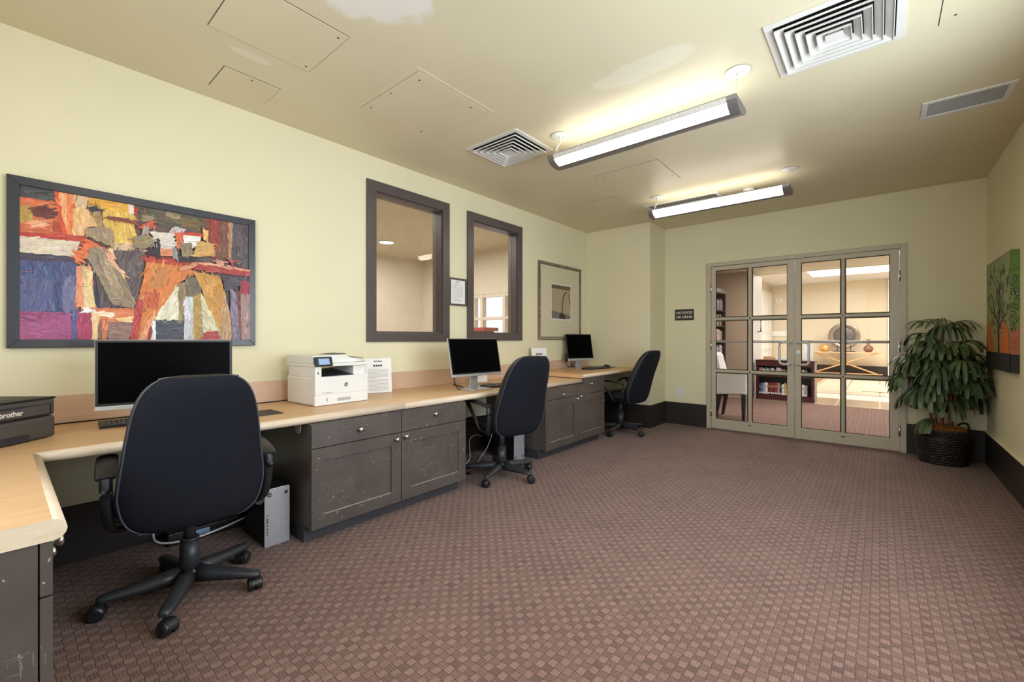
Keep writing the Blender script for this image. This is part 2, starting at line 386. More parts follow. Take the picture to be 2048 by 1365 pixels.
def lathe(bm, prof, c=(0, 0, 0), seg=32, mi=0, axis='z', sm=True):
    c = Vector(c); rings = []
    for (r, h) in prof:
        ring = []
        for k in range(seg):
            a = 2*PI*k/seg
            if axis == 'z': v = Vector((r*math.cos(a), r*math.sin(a), h))
            elif axis == 'y': v = Vector((r*math.cos(a), h, r*math.sin(a)))
            else: v = Vector((h, r*math.cos(a), r*math.sin(a)))
            ring.append(bm.verts.new(c+v))
        rings.append(ring)
    for i in range(len(rings)-1):
        for k in range(seg):
            f = bm.faces.new((rings[i][k], rings[i][(k+1) % seg], rings[i+1][(k+1) % seg], rings[i+1][k])); f.smooth = sm; f.material_index = mi; f.tag = True
    for rg, fl in ((rings[0], True), (rings[-1], False)):
        f = bm.faces.new(rg[::-1] if fl else rg); f.material_index = mi; f.tag = True; f.smooth = False
def quad(bm, pts, mi=0):
    f = bm.faces.new([bm.verts.new(p) for p in pts]); f.material_index = mi; f.tag = True; return f
def rrect(x0, x1, y0, y1, r, n=4):
    out = []
    for cx, cy, a0 in ((x1-r, y1-r, 0), (x0+r, y1-r, 90), (x0+r, y0+r, 180), (x1-r, y0+r, 270)):
        for k in range(n+1):
            a = R(a0+90*k/n); out.append((cx+r*math.cos(a), cy+r*math.sin(a)))
    return out
def ob(name, bm, mats, parent=None, loc=None, rot=None, normals=True):
    if normals: bmesh.ops.recalc_face_normals(bm, faces=bm.faces)
    me = bpy.data.meshes.new(name); bm.to_mesh(me); bm.free()
    for m in (mats if isinstance(mats, (list, tuple)) else [mats]): me.materials.append(M[m] if isinstance(m, str) else m)
    o = bpy.data.objects.new(name, me); C.objects.link(o)
    if parent is not None: o.parent = parent
    if loc is not None: o.location = loc
    if rot is not None: o.rotation_euler = rot
    return o
def thing(name, label, cat, loc=(0, 0, 0), rz=0, group=None):
    o = bpy.data.objects.new(name, None); C.objects.link(o); o.location = loc; o.rotation_euler = (0, 0, rz)
    o.empty_display_size = 0.1
    o['label'] = label; o['category'] = cat
    if group: o['group'] = group
    return o
def tag(o, label, cat, group=None):
    o['label'] = label; o['category'] = cat
    if group: o['group'] = group
    return o
def struct(name, bm, mats, parent=None, loc=None, rot=None):
    o = ob(name, bm, mats, parent, loc, rot)
    if parent is None: o['kind'] = 'structure'
    return o
def sthing(name):
    o = bpy.data.objects.new(name, None); C.objects.link(o); o['kind'] = 'structure'; return o
def kids(o): return [c for c in C.objects if c.parent == o]
def copy_tree(o, parent=None):
    c = o.copy(); C.objects.link(c)
    if parent is not None: c.parent = parent
    for ch in kids(o): copy_tree(ch, c)
    return c
def text_bm(body, size, extrude=0.0006, align='CENTER', shear=0.0, offset=0.0, spacing=1.0):
    cu = bpy.data.curves.new('lettering', 'FONT'); cu.body = body; cu.size = size; cu.extrude = extrude
    cu.align_x = align; cu.align_y = 'CENTER'; cu.shear = shear; cu.offset = offset; cu.space_character = spacing
    o = bpy.data.objects.new('lettering', cu); C.objects.link(o)
    dg = bpy.context.evaluated_depsgraph_get(); me = bpy.data.meshes.new_from_object(o.evaluated_get(dg))
    bm = bmesh.new(); bm.from_mesh(me); bpy.data.meshes.remove(me); bpy.data.objects.remove(o); bpy.data.curves.remove(cu)
    return bm      # text lies in XY, facing +Z
def text_ob(name, body, size, m, parent, origin, right, up, **kw):
    bm = text_bm(body, size, **kw); r = Vector(right).normalized(); u = Vector(up).normalized(); n = r.cross(u)
    mx = Matrix(((r.x, u.x, n.x, origin[0]), (r.y, u.y, n.y, origin[1]), (r.z, u.z, n.z, origin[2]), (0, 0, 0, 1)))
    bm.transform(mx); return ob(name, bm, m, parent, normals=False)

# ------------------------------------------------------------------ the room
LX, RX, FY, BY, PX, HZ, NY = -3.249, 0.774, 5.537, 6.061, -2.308, 2.71, -0.67
WIN = [(2.055, 2.785, 1.23, 2.42), (3.204, 3.925, 1.235, 2.41)]
b = nb(); box(b, LX-0.12, RX+0.12, NY-0.12, 6.14, -0.06, 0.0); struct('floor', b, 'carpet')
b = nb(); box(b, LX-0.12, RX+0.12, NY-0.12, BY+0.12, HZ, HZ+0.06); struct('ceiling', b, 'ceiling')
def wall_with_holes(bm, x0, x1, ya, yb, z0, z1, holes):
    y = ya
    for (h0, h1, hz0, hz1) in holes:
        box(bm, x0, x1, y, h0, z0, z1)
        if hz0 > z0: box(bm, x0, x1, h0, h1, z0, hz0)
        box(bm, x0, x1, h0, h1, hz1, z1); y = h1
    box(bm, x0, x1, y, yb, z0, z1)
b = nb(); wall_with_holes(b, LX-0.12, LX, NY, FY+0.0, 0, HZ, WIN); struct('wall_left', b, 'wall')
b = nb(); box(b, LX-0.12, PX, FY, BY+0.12, 0, HZ); struct('wall_corner', b, 'wall')
b = nb()
box(b, PX, -1.735, BY, BY+0.12, 0, HZ); box(b, 0.20, RX+0.12, BY, BY+0.12, 0, HZ); box(b, -1.735, 0.20, BY, BY+0.12, 2.16, HZ)
struct('wall_back', b, 'wall')
b = nb(); wall_with_holes(b, RX, RX+0.12, NY, BY, 0, HZ, [(0.7, 3.1, 0.75, 2.25)]); struct('wall_right', b, 'wall')
b = nb()
box(b, LX-0.12, -2.05, NY-0.12, NY, 0, HZ); box(b, -0.25, RX+0.12, NY-0.12, NY, 0, HZ); box(b, -2.05, -0.25, NY-0.12, NY, 0, 0.8); box(b, -2.05, -0.25, NY-0.12, NY, 2.3, HZ)
struct('wall_near', b, 'wall')
# baseboards, 30 cm tall
def board(name, x0, x1, y0, y1, h=0.30):
    b = nb(); box(b, x0, x1, y0, y1, 0, h, 0.002, 0)
    struct(name, b, ['dark_base'])
T = 0.014
board('baseboard_left', LX, LX+T, NY, FY); board('baseboard_corner', LX+T, PX+T, FY-T, FY)
board('baseboard_recess', PX, PX+T, FY-T*0.5, BY); board('baseboard_back', PX+T, -1.745, BY-T, BY)
board('baseboard_back_right', 0.212, RX, BY-T, BY); board('baseboard_right', RX-T, RX, NY, BY-T)
b = nb(); box(b, RX-0.019, RX, NY, BY-T, 0.30, 0.308, 0.001); struct('trim_8', b, 'wall')
# corner guard on the projecting wall corner
b = nb(); box(b, PX-0.046, PX+0.0015, FY-0.0035, FY, 0.30, 1.53, 0.001); box(b, PX-0.0005, PX+0.003, FY-0.0035, FY+0.03, 0.30, 1.53, 0.001)
struct('trim_1', b, 'wall')
# windows to the side room
for i, (y0, y1, z0, z1) in enumerate(WIN):
    w = sthing('window_%d' % (i+1)); b = nb(); W = 0.085; x0, x1 = LX, LX+0.022
    for poly in ([(y0-W, z0-W+0.006), (y1+W, z0-W+0.006), (y1, z0), (y0, z0)], [(y0-W, z1+W), (y0, z1), (y1, z1), (y1+W, z1+W)],
                 [(y0-W, z0-W+0.006), (y0, z0), (y0, z1), (y0-W, z1+W)], [(y1, z0), (y1+W, z0-W+0.006), (y1+W, z1+W), (y1, z1)]):
        prism(b, poly, 'x', x0, x1, 0, 0.0015)
    struct('casing', b, 'dark_frame', w)
    b = nb()
    for a in ((y0, y0+0.012, z0, z1), (y1-0.012, y1, z0, z1), (y0, y1, z0, z0+0.012), (y0, y1, z1-0.012, z1)): box(b, LX-0.12, LX+0.004, a[0], a[1], a[2], a[3])
    struct('jamb', b, 'dark_frame', w)
    b = nb(); box(b, LX-0.068, LX-0.062, y0+0.012, y1-0.012, z0+0.012, z1-0.012); struct('pane', b, 'wired_glass', w)
# windows behind / beside the photographer
w = sthing('window_3'); b = nb()
for z in (0.8, 1.52, 2.25): box(b, -2.05, -0.25, NY-0.06, NY-0.01, z, z+0.05)
for x in (-2.05, -1.175, -0.30): box(b, x, x+0.05, NY-0.06, NY-0.01, 0.8, 2.3)
struct('frame', b, 'white_paint', w); b = nb(); box(b, -2.05, -0.25, NY-0.04, NY-0.034, 0.8, 2.3); struct('pane', b, 'glass', w)
w = sthing('window_4'); b = nb()
for z in (0.75, 1.48, 2.20): box(b, RX+0.01, RX+0.06, 0.7, 3.1, z, z+0.05)
for y in (0.7, 1.48, 2.27, 3.05): box(b, RX+0.01, RX+0.06, y, y+0.05, 0.75, 2.25)
struct('frame', b, 'white_paint', w); b = nb(); box(b, RX+0.034, RX+0.04, 0.7, 3.1, 0.75, 2.25); struct('pane', b, 'glass', w)

# ------------------------------------------------------------------ glass double door
b = nb()
box(b, -1.745, -1.690, BY-0.03, BY+0.13, 0, 2.165, 0.003); box(b, 0.158, 0.210, BY-0.03, BY+0.13, 0, 2.165, 0.003)
box(b, -1.690, 0.158, BY-0.03, BY+0.13, 2.118, 2.165, 0.003)
struct('trim_2', b, 'greige')
def door_leaf(n, x0, x1, gx, zr, hinge_x, stile):
    d = sthing('door_%d' % n); b = nb(); ya, yb = BY-0.024, BY+0.020
    gz0, gz1 = 0.135, 2.062
    box(b, x0, gx[0], ya, yb, 0.012, 2.112, 0.002); box(b, gx[-1], x1, ya, yb, 0.012, 2.112, 0.002)
    box(b, gx[0], gx[-1], ya, yb, 0.012, gz0, 0.002); box(b, gx[0], gx[-1], ya, yb, gz1, 2.112, 0.002)
    struct('leaf_frame', b, 'greige', d)
    # muntins: moulded bars
    b = nb(); mx = (gx[1]+gx[2])/2; mw = (gx[2]-gx[1])/2
    prism(b, [(mx-mw, ya+0.022), (mx-mw*0.6, ya+0.004), (mx-mw*.3, ya-0.002), (mx+mw*.3, ya-0.002), (mx+mw*0.6, ya+0.004), (mx+mw, ya+0.022), (mx+mw, yb), (mx-mw, yb)], 'z', gz0, gz1, 0)
    for z in zr:
        prism(b, [(ya+0.022, z-0.024), (ya+0.004, z-0.015), (ya-0.002, z-0.008), (ya-0.002, z+0.008), (ya+0.004, z+0.015), (ya+0.022, z+0.024), (yb, z+0.024), (yb, z-0.024)], 'x', gx[0], gx[-1], 0)
    struct('muntin_grid', b, 'greige', d)
    # dark gaskets around each pane
    b = nb(); zs = [gz0]+list(zr)+[gz1]
    for (xa, xb) in ((gx[0], gx[1]), (gx[2], gx[3])):
        for k in range(3):
            za = zs[k]+(0.024 if k else 0); zb = zs[k+1]-(0.024 if k < 2 else 0); g = 0.006
            for a in ((xa, xa+g, za, zb), (xb-g, xb, za, zb), (xa, xb, za, za+g), (xa, xb, zb-g, zb)): box(b, a[0], a[1], ya+0.016, ya+0.024, a[2], a[3])
    struct('gasket', b, 'void', d)
    b = nb(); box(b, gx[0], gx[-1], ya+0.026, ya+0.031, gz0, gz1); struct('pane', b, 'glass', d)
    for z in (1.83, 1.09, 0.22):
        b = nb(); cyl(b, (hinge_x, ya-0.006, z-0.055), (hinge_x, ya-0.006, z+0.055), 0.008, seg=10)
        box(b, hinge_x-0.012, hinge_x+0.012, ya-0.004, ya+0.002, z-0.055, z+0.055); struct('hinge', b, 'steel', d)
    # pull handle on this side and push bar behind the glass
    hx = gx[-1]-0.055 if stile > 0 else gx[0]+0.055
    sx = x1-0.035 if stile > 0 else x0+0.035
    s = 1 if stile > 0 else -1; hx = sx-s*0.105
    for side, y_ in (('pull_handle', ya-0.0), ):
        b = nb(); pts = [(sx, y_-0.0, 1.130), (sx-s*0.002, y_-0.045, 1.130), (hx+s*0.03, y_-0.062, 1.132), (hx, y_-0.062, 1.105), (hx, y_-0.062, 0.985), (hx, y_-0.062, 0.905), (hx+s*0.03, y_-0.062, 0.878), (sx-s*0.002, y_-0.045, 0.880), (sx, y_, 0.880)]
        tube(b, pts, 0.0125, 10, n=5); cyl(b, (sx, y_+0.001, 1.13), (sx, y_-0.006, 1.13), 0.016, seg=14); cyl(b, (sx, y_+0.001, .88), (sx, y_-0.006, .88), 0.016, seg=14)
        struct('pull_handle', b, 'alu', d)
    b = nb(); cyl(b, (x0+0.04, yb+0.045, 1.142), (x1-0.04, yb+0.045, 1.142), 0.016, seg=12)
    for x in (x0+0.045, x1-0.045): cyl(b, (x, yb, 1.142), (x, yb+0.045, 1.142), 0.010, seg=10)
    struct('push_bar', b, 'alu', d)
    b = nb(); box(b, (gx[1]+gx[2])/2-0.02, (gx[1]+gx[2])/2+0.02, ya-0.004, ya, 0.088, 0.097); struct('floor_bolt', b, 'void', d)
    return d
ZR = (1.432, 0.758)
d1 = door_leaf(1, -1.686, -0.766, (-1.632, -1.262, -1.209, -0.838), ZR, -1.690, 1)
d2 = door_leaf(2, -0.760, 0.154, (-0.700, -0.333, -0.290, 0.080), ZR, 0.157, -1)
b = nb(); cyl(b, (-0.727, BY-0.022, 1.022), (-0.727, BY-0.030, 1.022), 0.021, seg=20); cyl(b, (-0.727, BY-0.030, 1.022), (-0.727, BY-0.034, 1.022), 0.010, seg=14)
struct('lock_cylinder', b, 'alu', d2)

# ------------------------------------------------------------------ library and hall beyond the door
b = nb(); box(b, -4.2, 2.6, 6.14, 9.5, -0.06, 0.0); struct('floor_library', b, 'carpet2')
b = nb(); box(b, -4.2, 2.6, 9.5, 10.62, -0.06, 0.0); struct('floor_hall_edge', b, 'tile_grey')
b = nb(); box(b, -4.2, 2.6, 10.62, 11.5, -0.06, 0.0); struct('floor_hall_border', b, 'tile_white')
b = nb(); box(b, -4.2, 2.6, 11.5, 11.56, -0.06, 0.0); struct('trim_3', b, 'void')
b = nb(); box(b, -4.2, 2.6, 11.56, 18.0, -0.06, 0.0); struct('floor_hall', b, 'tile')
b = nb(); box(b, -4.2, 2.6, 6.181, 10.2, 2.5, 2.56); struct('ceiling_library', b, 'ceiling')
b = nb(); box(b, -4.2, 2.6, 10.2, 10.3, 2.5, 3.4); struct('trim_4', b, 'tan_wall')
# hall ceiling with a recessed cove
b = nb(); cx0, cx1, cy0, cy1 = -1.56, 2.0, 12.2, 16.0
box(b, -4.2, cx0, 10.3, 18.0, 3.05, 3.12); box(b, cx1, 2.6, 10.3, 18.0, 3.05, 3.12); box(b, cx0, cx1, 10.3, cy0, 3.05, 3.12); box(b, cx0, cx1, cy1, 18.0, 3.05, 3.12)
box(b, cx0-0.1, cx1+0.1, cy0-0.1, cy1+0.1, 3.32, 3.38)
box(b, cx0-0.1, cx0+0.004, cy0-.1, cy1+.1, 3.04, 3.33); box(b, cx1-0.004, cx1+0.1, cy0-.1, cy1+.1, 3.04, 3.33); box(b, cx0+0.005, cx1-0.005, cy0-0.1, cy0+0.004, 3.04, 3.33); box(b, cx0+0.005, cx1-0.005, cy1-0.004, cy1+0.1, 3.04, 3.33)
struct('ceiling_hall', b, 'white_paint')
b = nb()
box(b, cx0+0.08, cx1-0.08, cy0+0.08, cy1-0.08, 3.27, 3.30)
tag(ob('cove_light', b, 'cove'), 'large glowing panel inside the recessed hall ceiling beyond the glass door', 'ceiling light')
b = nb(); box(b, -4.2, 2.6, 17.9, 18.0, 0, 3.4); struct('wall_hall_end', b, 'far_wall')
b = nb(); box(b, -4.2, 2.6, 17.85, 17.9, 0, 0.30); struct('baseboard_hall', b, 'dark_base')
b = nb(); box(b, 0.19, 0.26, 17.8, 17.9, 0, 3.0); struct('trim_5', b, 'white_paint')
b = nb(); box(b, -4.2, -1.93, 9.6, 9.72, 0, 3.4); struct('wall_library_end', b, 'tan_wall')
b = nb(); box(b, -4.3, -4.2, 6.181, 18.0, 0, 3.4); struct('wall_library_left', b, 'tan_wall')
b = nb(); box(b, 2.6, 2.7, 6.181, 18.0, 0, 3.4); struct('wall_library_right', b, 'far_wall')
b = nb(); box(b, -3.12, -3.0, 9.72, 17.9, 0, 3.1); struct('wall_hall_left', b, 'far_wall')
# white door standing at the passage, and its pull
d = sthing('door_3'); b = nb(); box(b, -1.97, -1.925, 9.725, 10.55, 0.02, 2.48, 0.003); struct('leaf', b, 'white_paint', d)
b = nb(); box(b, -1.926, -1.918, 9.6, 9.72, 0.0, 0.31); struct('baseboard_passage', b, 'dark_base')
b = nb(); tube(b, [(-1.925, 10.15, 1.32), (-1.87, 10.15, 1.32), (-1.87, 10.15, 1.62), (-1.925, 10.15, 1.62)], 0.014, 8, n=1); struct('pull_handle', b, 'void', d)
# french windows on the far left hall wall
w = sthing('window_5'); b = nb()
for k in range(4): box(b, -3.0, -2.94, 16.0+k*0.6-0.04, 16.0+k*0.6+0.04, 0.1, 2.8)
for z in (0.1, 0.75, 1.35, 1.95, 2.72): box(b, -3.0, -2.945, 16.0, 17.8, z, z+0.08)
struct('frame', b, 'white_paint', w); b = nb(); box(b, -2.985, -2.975, 16.0, 17.8, 0.15, 2.75); struct('pane', b, 'paper', w)
b = nb(); box(b, -2.78-0.045, -2.78+0.045, 17.885, 17.9, 2.44, 2.60, .003); tag(ob('wall_plate', b, 'white_plastic'), 'white wall plate high on the far beige wall, left of the pair', 'wall plate')
b = nb(); box(b, -2.78+0.07, -2.78+0.16, 17.885, 17.9, 2.44, 2.60, .003); tag(ob('wall_plate', b, 'white_plastic'), 'white wall plate high on the far beige wall, right of the pair', 'wall plate')
b = nb(); box(b, -2.98, -2.30, 17.87, 17.9, 1.26, 1.44, .004)
for k in (1, 2): box(b, -2.98+k*0.227-0.004, -2.98+k*0.227+0.004, 17.868, 17.872, 1.26, 1.44, mi=1)
tag(ob('notice_strip', b, ['paper', 'ink']), 'long white notice strip on the far beige wall above the low bookcase', 'notice')
b = nb(); box(b, -1.42, -1.33, 17.885, 17.9, 0.38, 0.50, .003); box(b, -1.39, -1.36, 17.88, 17.886, 0.40, 0.48, mi=1)
tag(ob('wall_outlet', b, ['white_plastic', 'ink']), 'small white outlet on the far wall behind the console table', 'outlet')
b = nb(); box(b, -0.30, 0.9, 12.4, 14.4, 0.0, 0.012, 0.004); tag(ob('rug', b, 'rug'), 'pale patterned rug on the hall tiles beyond the glass door', 'rug')
b = nb(); box(b, -1.75, -1.25, 11.7, 17.85, 0.0, 0.006); struct('trim_6', b, 'terracotta_tile')
# door closer arm on the library side
b = nb(); box(b, -0.02, 0.14, BY+0.024, BY+0.07, 2.065, 2.105, 0.004); tube(b, [(-0.02, BY+0.06, 2.09), (-0.13, BY+0.10, 2.085)], 0.005, 8, n=1); struct('door_closer', b, 'dark_grey_plastic', d2)
b = nb(); box(b, -1.28, -1.10, BY+0.024, BY+0.07, 2.065, 2.105, 0.004); tube(b, [(-1.28, BY+0.06, 2.09), (-1.36, BY+0.10, 2.085)], 0.005, 8, n=1); struct('door_closer', b, 'dark_grey_plastic', d1)

COLN = {'cream': (222, 212, 190), 'white': (232, 230, 226), 'tan': (196, 160, 112), 'navy': (44, 52, 92), 'blue': (74, 120, 170), 'teal': (60, 120, 128), 'maroon': (104, 34, 40), 'red': (164, 48, 44),
        'brown': (104, 72, 52), 'grey': (150, 148, 150), 'lilac': (168, 148, 178), 'black': (34, 32, 36), 'orange': (206, 122, 64), 'pink': (196, 120, 140), 'green': (84, 112, 84), 'gold': (206, 172, 96)}
ORD = ['first', 'second', 'third', 'fourth', 'fifth', 'sixth', 'seventh', 'eighth', 'ninth', 'tenth', 'eleventh', 'twelfth', 'thirteenth', 'fourteenth', 'fifteenth', 'sixteenth', 'seventeenth', 'eighteenth', 'nineteenth', 'twentieth',
       'twenty-first', 'twenty-second', 'twenty-third', 'twenty-fourth', 'twenty-fifth', 'twenty-sixth', 'twenty-seventh', 'twenty-eighth']
def add_book(x, y, z, w, h, dp, cname, axis, label, group, sticker=False):
    z += 0.0008
    # axis 'y-': spine faces -y, width along x; axis 'x+': spine faces +x, width along y
    b = nb()
    if axis == 'y-':
        box(b, x, x+w, y, y+dp, z, z+h, min(0.004, w*.2)); box(b, x+0.002, x+w-0.002, y+0.006, y+dp+0.001, z+0.004, z+h-0.004, mi=1)
        if sticker: box(b, x+w*.12, x+w*.88, y-0.0008, y+0.001, z+0.012, z+0.04, mi=2)
        box(b, x+w*.2, x+w*.8, y-0.0006, y+0.001, z+h*.62, z+h*.75, mi=3)
    else:
        box(b, x-dp, x, y, y+w, z, z+h, min(0.004, w*.2)); box(b, x-dp-0.001, x-0.006, y+0.002, y+w-0.002, z+0.004, z+h-0.004, mi=1)
        if sticker: box(b, x-0.001, x+0.0008, y+w*.12, y+w*.88, z+0.012, z+0.04, mi=2)
        box(b, x-0.001, x+0.0006, y+w*.2, y+w*.8, z+h*.62, z+h*.75, mi=3)
    o = ob('book', b, [book_mat(COLN[cname]), 'paper', 'paper', book_mat(COLN['gold' if cname in ('navy', 'maroon', 'black', 'brown') else 'grey'])]); tag(o, label, 'book', group)
# low cherry bookcase
LC = thing('low_bookcase', 'low cherry wood bookcase with two rows of books behind the glass door', 'bookcase', (-1.385, 9.60, 0))
x0, x1, dd, hh = -0.475, 0.475, 0.36, 0.765
for xx, m_ in ((x0, 'cherry'), (x1-0.045, 'cherry')):
    b = nb(); box(b, xx, xx+0.045, 0, dd, 0, hh-0.02, 0.002); ob('side_panel', b, m_, LC)
b = nb(); box(b, x1, x1+0.004, 0.0, dd, 0, hh-0.02); g_ = ob('side_veneer', b, 'grey_panel', LC); g_['label'] = 'greyish side veneer'
b = nb(); box(b, x0-0.01, x1+0.012, -0.012, dd+0.01, hh-0.02, hh, 0.003); box(b, x0+.045, x1-.045, 0, 0.02, hh-0.115, hh-0.02); ob('top', b, 'cherry', LC)
for z in (0.10, 0.46):
    b = nb(); box(b, x0+.045, x1-.045, 0.01, dd-.02, z-0.02, z, 0.001); ob('shelf', b, 'cherry', LC)
b = nb(); box(b, x0+.045, x1-.045, 0.005, 0.025, 0, 0.08); ob('plinth', b, 'cherry', LC)
b = nb(); box(b, x0+.02, x1-.02, dd-0.02, dd, 0.0, hh-0.02); ob('back_panel', b, 'espresso', LC)
def fill_row(xa, xb, y, z, hmin, hmax, cols, axis, where, group, sticker, rnd, wmin=0.022, wmax=0.045, dpt=0.16):
    p_ = xa; i = 0
    while True:
        w = rnd.uniform(wmin, wmax); c = cols[i % len(cols)]
        if p_+w > xb: break
        h = rnd.uniform(hmin, hmax)
        if axis == 'y-': add_book(p_, y, z, w, h, dpt, c, axis, '%s book, %s from the left on %s' % (c, ORD[i], where), group, sticker)
        else: add_book(y, p_, z, w, h, dpt, c, axis, '%s book, %s from the left on %s' % (c, ORD[i], where), group, sticker)
        p_ += w+0.0015; i += 1
rn = random.Random(3)
fill_row(-1.81, -0.99, 9.64, 0.46, 0.13, 0.17, ['pink', 'tan', 'cream', 'blue', 'cream', 'teal', 'white', 'brown', 'cream', 'white', 'grey', 'maroon', 'brown', 'white', 'cream', 'grey', 'white', 'black', 'cream', 'tan', 'navy', 'blue', 'teal', 'lilac'], 'y-',
         'the upper shelf of the low bookcase', 'books on the upper shelf of the low bookcase', False, rn, 0.026, 0.044)
fill_row(-1.81, -1.02, 9.64, 0.10, 0.19, 0.235, ['navy', 'blue', 'lilac', 'white', 'maroon', 'brown', 'maroon', 'red', 'grey', 'black', 'white', 'gold', 'tan', 'brown', 'tan', 'white', 'blue', 'navy', 'orange', 'cream', 'grey', 'brown', 'red'], 'y-',
         'the lower shelf of the low bookcase', 'books on the lower shelf of the low bookcase', True, rn, 0.026, 0.044)
# things on top of the low bookcase
b = nb(); box(b, -1.74, -1.56, 9.66, 9.86, 0.765, 0.83, 0.006); tag(ob('storage_box', b, 'oak'), 'tan box on top of the low cherry bookcase', 'box')
b = nb()
for k in range(5): box(b, -1.54+0.004*(k % 2), -1.30+0.004*(k % 2), 9.65, 9.84, 0.765+k*0.010, 0.774+k*0.010, 0.001, mi=k % 2)
tag(ob('paper_stack', b, ['paper', 'lcd']), 'stack of white papers on top of the low cherry bookcase', 'papers')
b = nb(); lathe(b, [(0.02, 0), (0.075, 0.02), (0.085, 0.07), (0.05, 0.12), (0.01, 0.13)], (-1.19, 9.76, 0.7655), 20); tag(ob('round_jar', b, 'white_plastic'), 'round white jar on the low bookcase behind the door handles', 'jar')
b = nb(); box(b, -1.09, -0.945, 9.70, 9.715, 0.765, 1.07, 0.002); box(b, -1.09, -0.945, 9.70, 9.80, 0.765, 0.770); tag(ob('sign_holder', b, 'paper'), 'upright white display card at the right end of the low bookcase', 'sign')
# tall shelf on the left
TS = thing('tall_bookshelf', 'tall dark library bookshelf full of books seen through the left pane', 'bookshelf', (-2.40, 8.68, 0))
b = nb(); box(b, -0.30, 0, 0.86, 0.90, 0, 2.14, 0.002); ob('side_panel', b, 'espresso', TS)
b = nb(); box(b, -0.30, 0, 0.0, 0.03, 0, 2.14, 0.002); ob('upright', b, 'espresso', TS)
b = nb(); box(b, -0.30, 0, -0.90, -0.87, 0, 2.14, 0.002); ob('upright', b, 'espresso', TS)
b = nb(); box(b, -0.31, -0.29, -0.9, 0.9, 0, 2.14); ob('back_panel', b, 'espresso', TS)
b = nb(); box(b, -0.31, 0.01, -0.9, 0.92, 2.08, 2.16, 0.003); ob('top', b, 'grey_panel', TS)
ZS = [0.16, 0.50, 0.81, 1.12, 1.43, 1.74]
for z in ZS:
    b = nb(); box(b, -0.29, 0.0, -0.87, 0.86, z-0.025, z, 0.001); ob('shelf', b, 'espresso', TS)
rows = [['brown', 'navy', 'grey', 'black'], ['white', 'lilac', 'grey', 'lilac', 'maroon', 'navy', 'white', 'grey', 'black'], ['lilac', 'white', 'lilac', 'white', 'black', 'grey', 'lilac', 'pink'], ['pink', 'white', 'gold', 'lilac', 'white', 'navy', 'tan', 'gold', 'white', 'white'],
        ['grey', 'grey', 'blue', 'black', 'lilac', 'grey', 'brown', 'orange', 'cream', 'orange'], ['white', 'black', 'grey', 'maroon', 'grey', 'lilac', 'maroon', 'white', 'lilac', 'grey', 'navy', 'blue']]
nm = ['the bottom shelf', 'the second lowest shelf', 'the third lowest shelf', 'the third highest shelf', 'the second highest shelf', 'the top shelf']
for k, z in enumerate(ZS):
    if k == 0: continue
    fill_row(8.72, 9.50, -2.44, z, 0.19, 0.25, rows[k], 'x+', nm[k]+' of the tall bookshelf', 'books on '+nm[k]+' of the tall bookshelf', False, rn, 0.028, 0.05)
# white armchair
AC = thing('armchair', 'white upholstered armchair with dark wooden legs behind the left glass door', 'armchair', (-1.62, 7.0, 0))
b = nb(); box(b, -0.20, 0.15, -0.06, 0.28, 0.355, 0.50, 0.03, seg=3); ob('seat', b, 'cream_uphol', AC)
b = nb(); prism(b, [(-0.26, 0.36), (-0.17, 0.36), (-0.185, 0.70), (-0.235, 0.93), (-0.275, 0.97), (-0.32, 0.93), (-0.30, 0.70)], 'y', -0.06, 0.28, 0, 0.02); ob('backrest', b, 'cream_uphol', AC)
for y in (-0.12, 0.27):
    b = nb(); prism(b, [(-0.25, 0.352), (0.16, 0.385), (0.16, 0.665), (-0.20, 0.675), (-0.27, 0.70)], 'y', y, y+0.075, 0, 0.016); ob('armrest', b, 'cream_uphol', AC)
for (x, y, s) in ((-0.19, -0.08, -0.06), (0.125, -0.08, 0.0), (-0.19, 0.30, -0.06), (0.125, 0.30, 0.0)):
    b = nb(); prism(b, [(x-0.03, 0.37), (x+0.03, 0.37), (x+s+0.018, 0.0), (x+s-0.018, 0.0)], 'y', y-0.022, y+0.022, 0, 0.003); ob('leg', b, 'dark_leg', AC)
# console table with its plate and vases
CT = thing('console_table', 'blond wood console table with crossed legs against the far wall', 'table', (-0.85, 17.35, 0))
b = nb(); box(b, -0.90, 0.90, -0.18, 0.18, 0.725, 0.76, 0.004); ob('tabletop', b, 'oak', CT)
for s in (-1, 1):
    b = nb(); prism(b, [(-0.84*s, 0.725), (-0.74*s, 0.725), (0.84*s, 0.08), (0.74*s, 0.08)], 'y', -0.06+0.04*s, -0.01+0.04*s, 0, 0.004); ob('cross_leg', b, 'oak', CT)
b = nb(); cyl(b, (0, -0.10, 0.40), (0, 0.09, 0.40), 0.075, seg=24); ob('hub', b, 'oak', CT)
b = nb(); box(b, -0.90, 0.92, -0.17, 0.17, 0.0, 0.08, 0.004); ob('base_rail', b, 'oak', CT)
PL = thing('display_plate', 'large round pewter plate on a stand on the console table', 'plate', (-0.87, 17.36, 0.76))
b = nb(); lathe(b, [(0.05, 0.02), (0.20, 0.03), (0.27, 0.035), (0.275, 0.02), (0.40, -0.02), (0.41, 0.0), (0.28, 0.045), (0.20, 0.05), (0.05, 0.05)], (0, 0, 0.50), 48, axis='y'); o = ob('plate', b, 'pewter', PL)
b = nb(); lathe(b, [(0.01, 0.005), (0.20, 0.010), (0.262, 0.024), (0.268, 0.03), (0.01, 0.03)], (0, 0, 0.50), 40, axis='y'); ob('centre_medallion', b, 'pewter_dark', PL)
b = nb(); box(b, -0.28, 0.28, -0.06, 0.06, 0, 0.02, 0.003)
for x in (-0.17, 0.17): cyl(b, (x, -0.03, 0.01), (x, -0.03, 0.20), 0.008, seg=8); cyl(b, (x, 0.05, 0.01), (x, 0.05, 0.30), 0.008, seg=8)
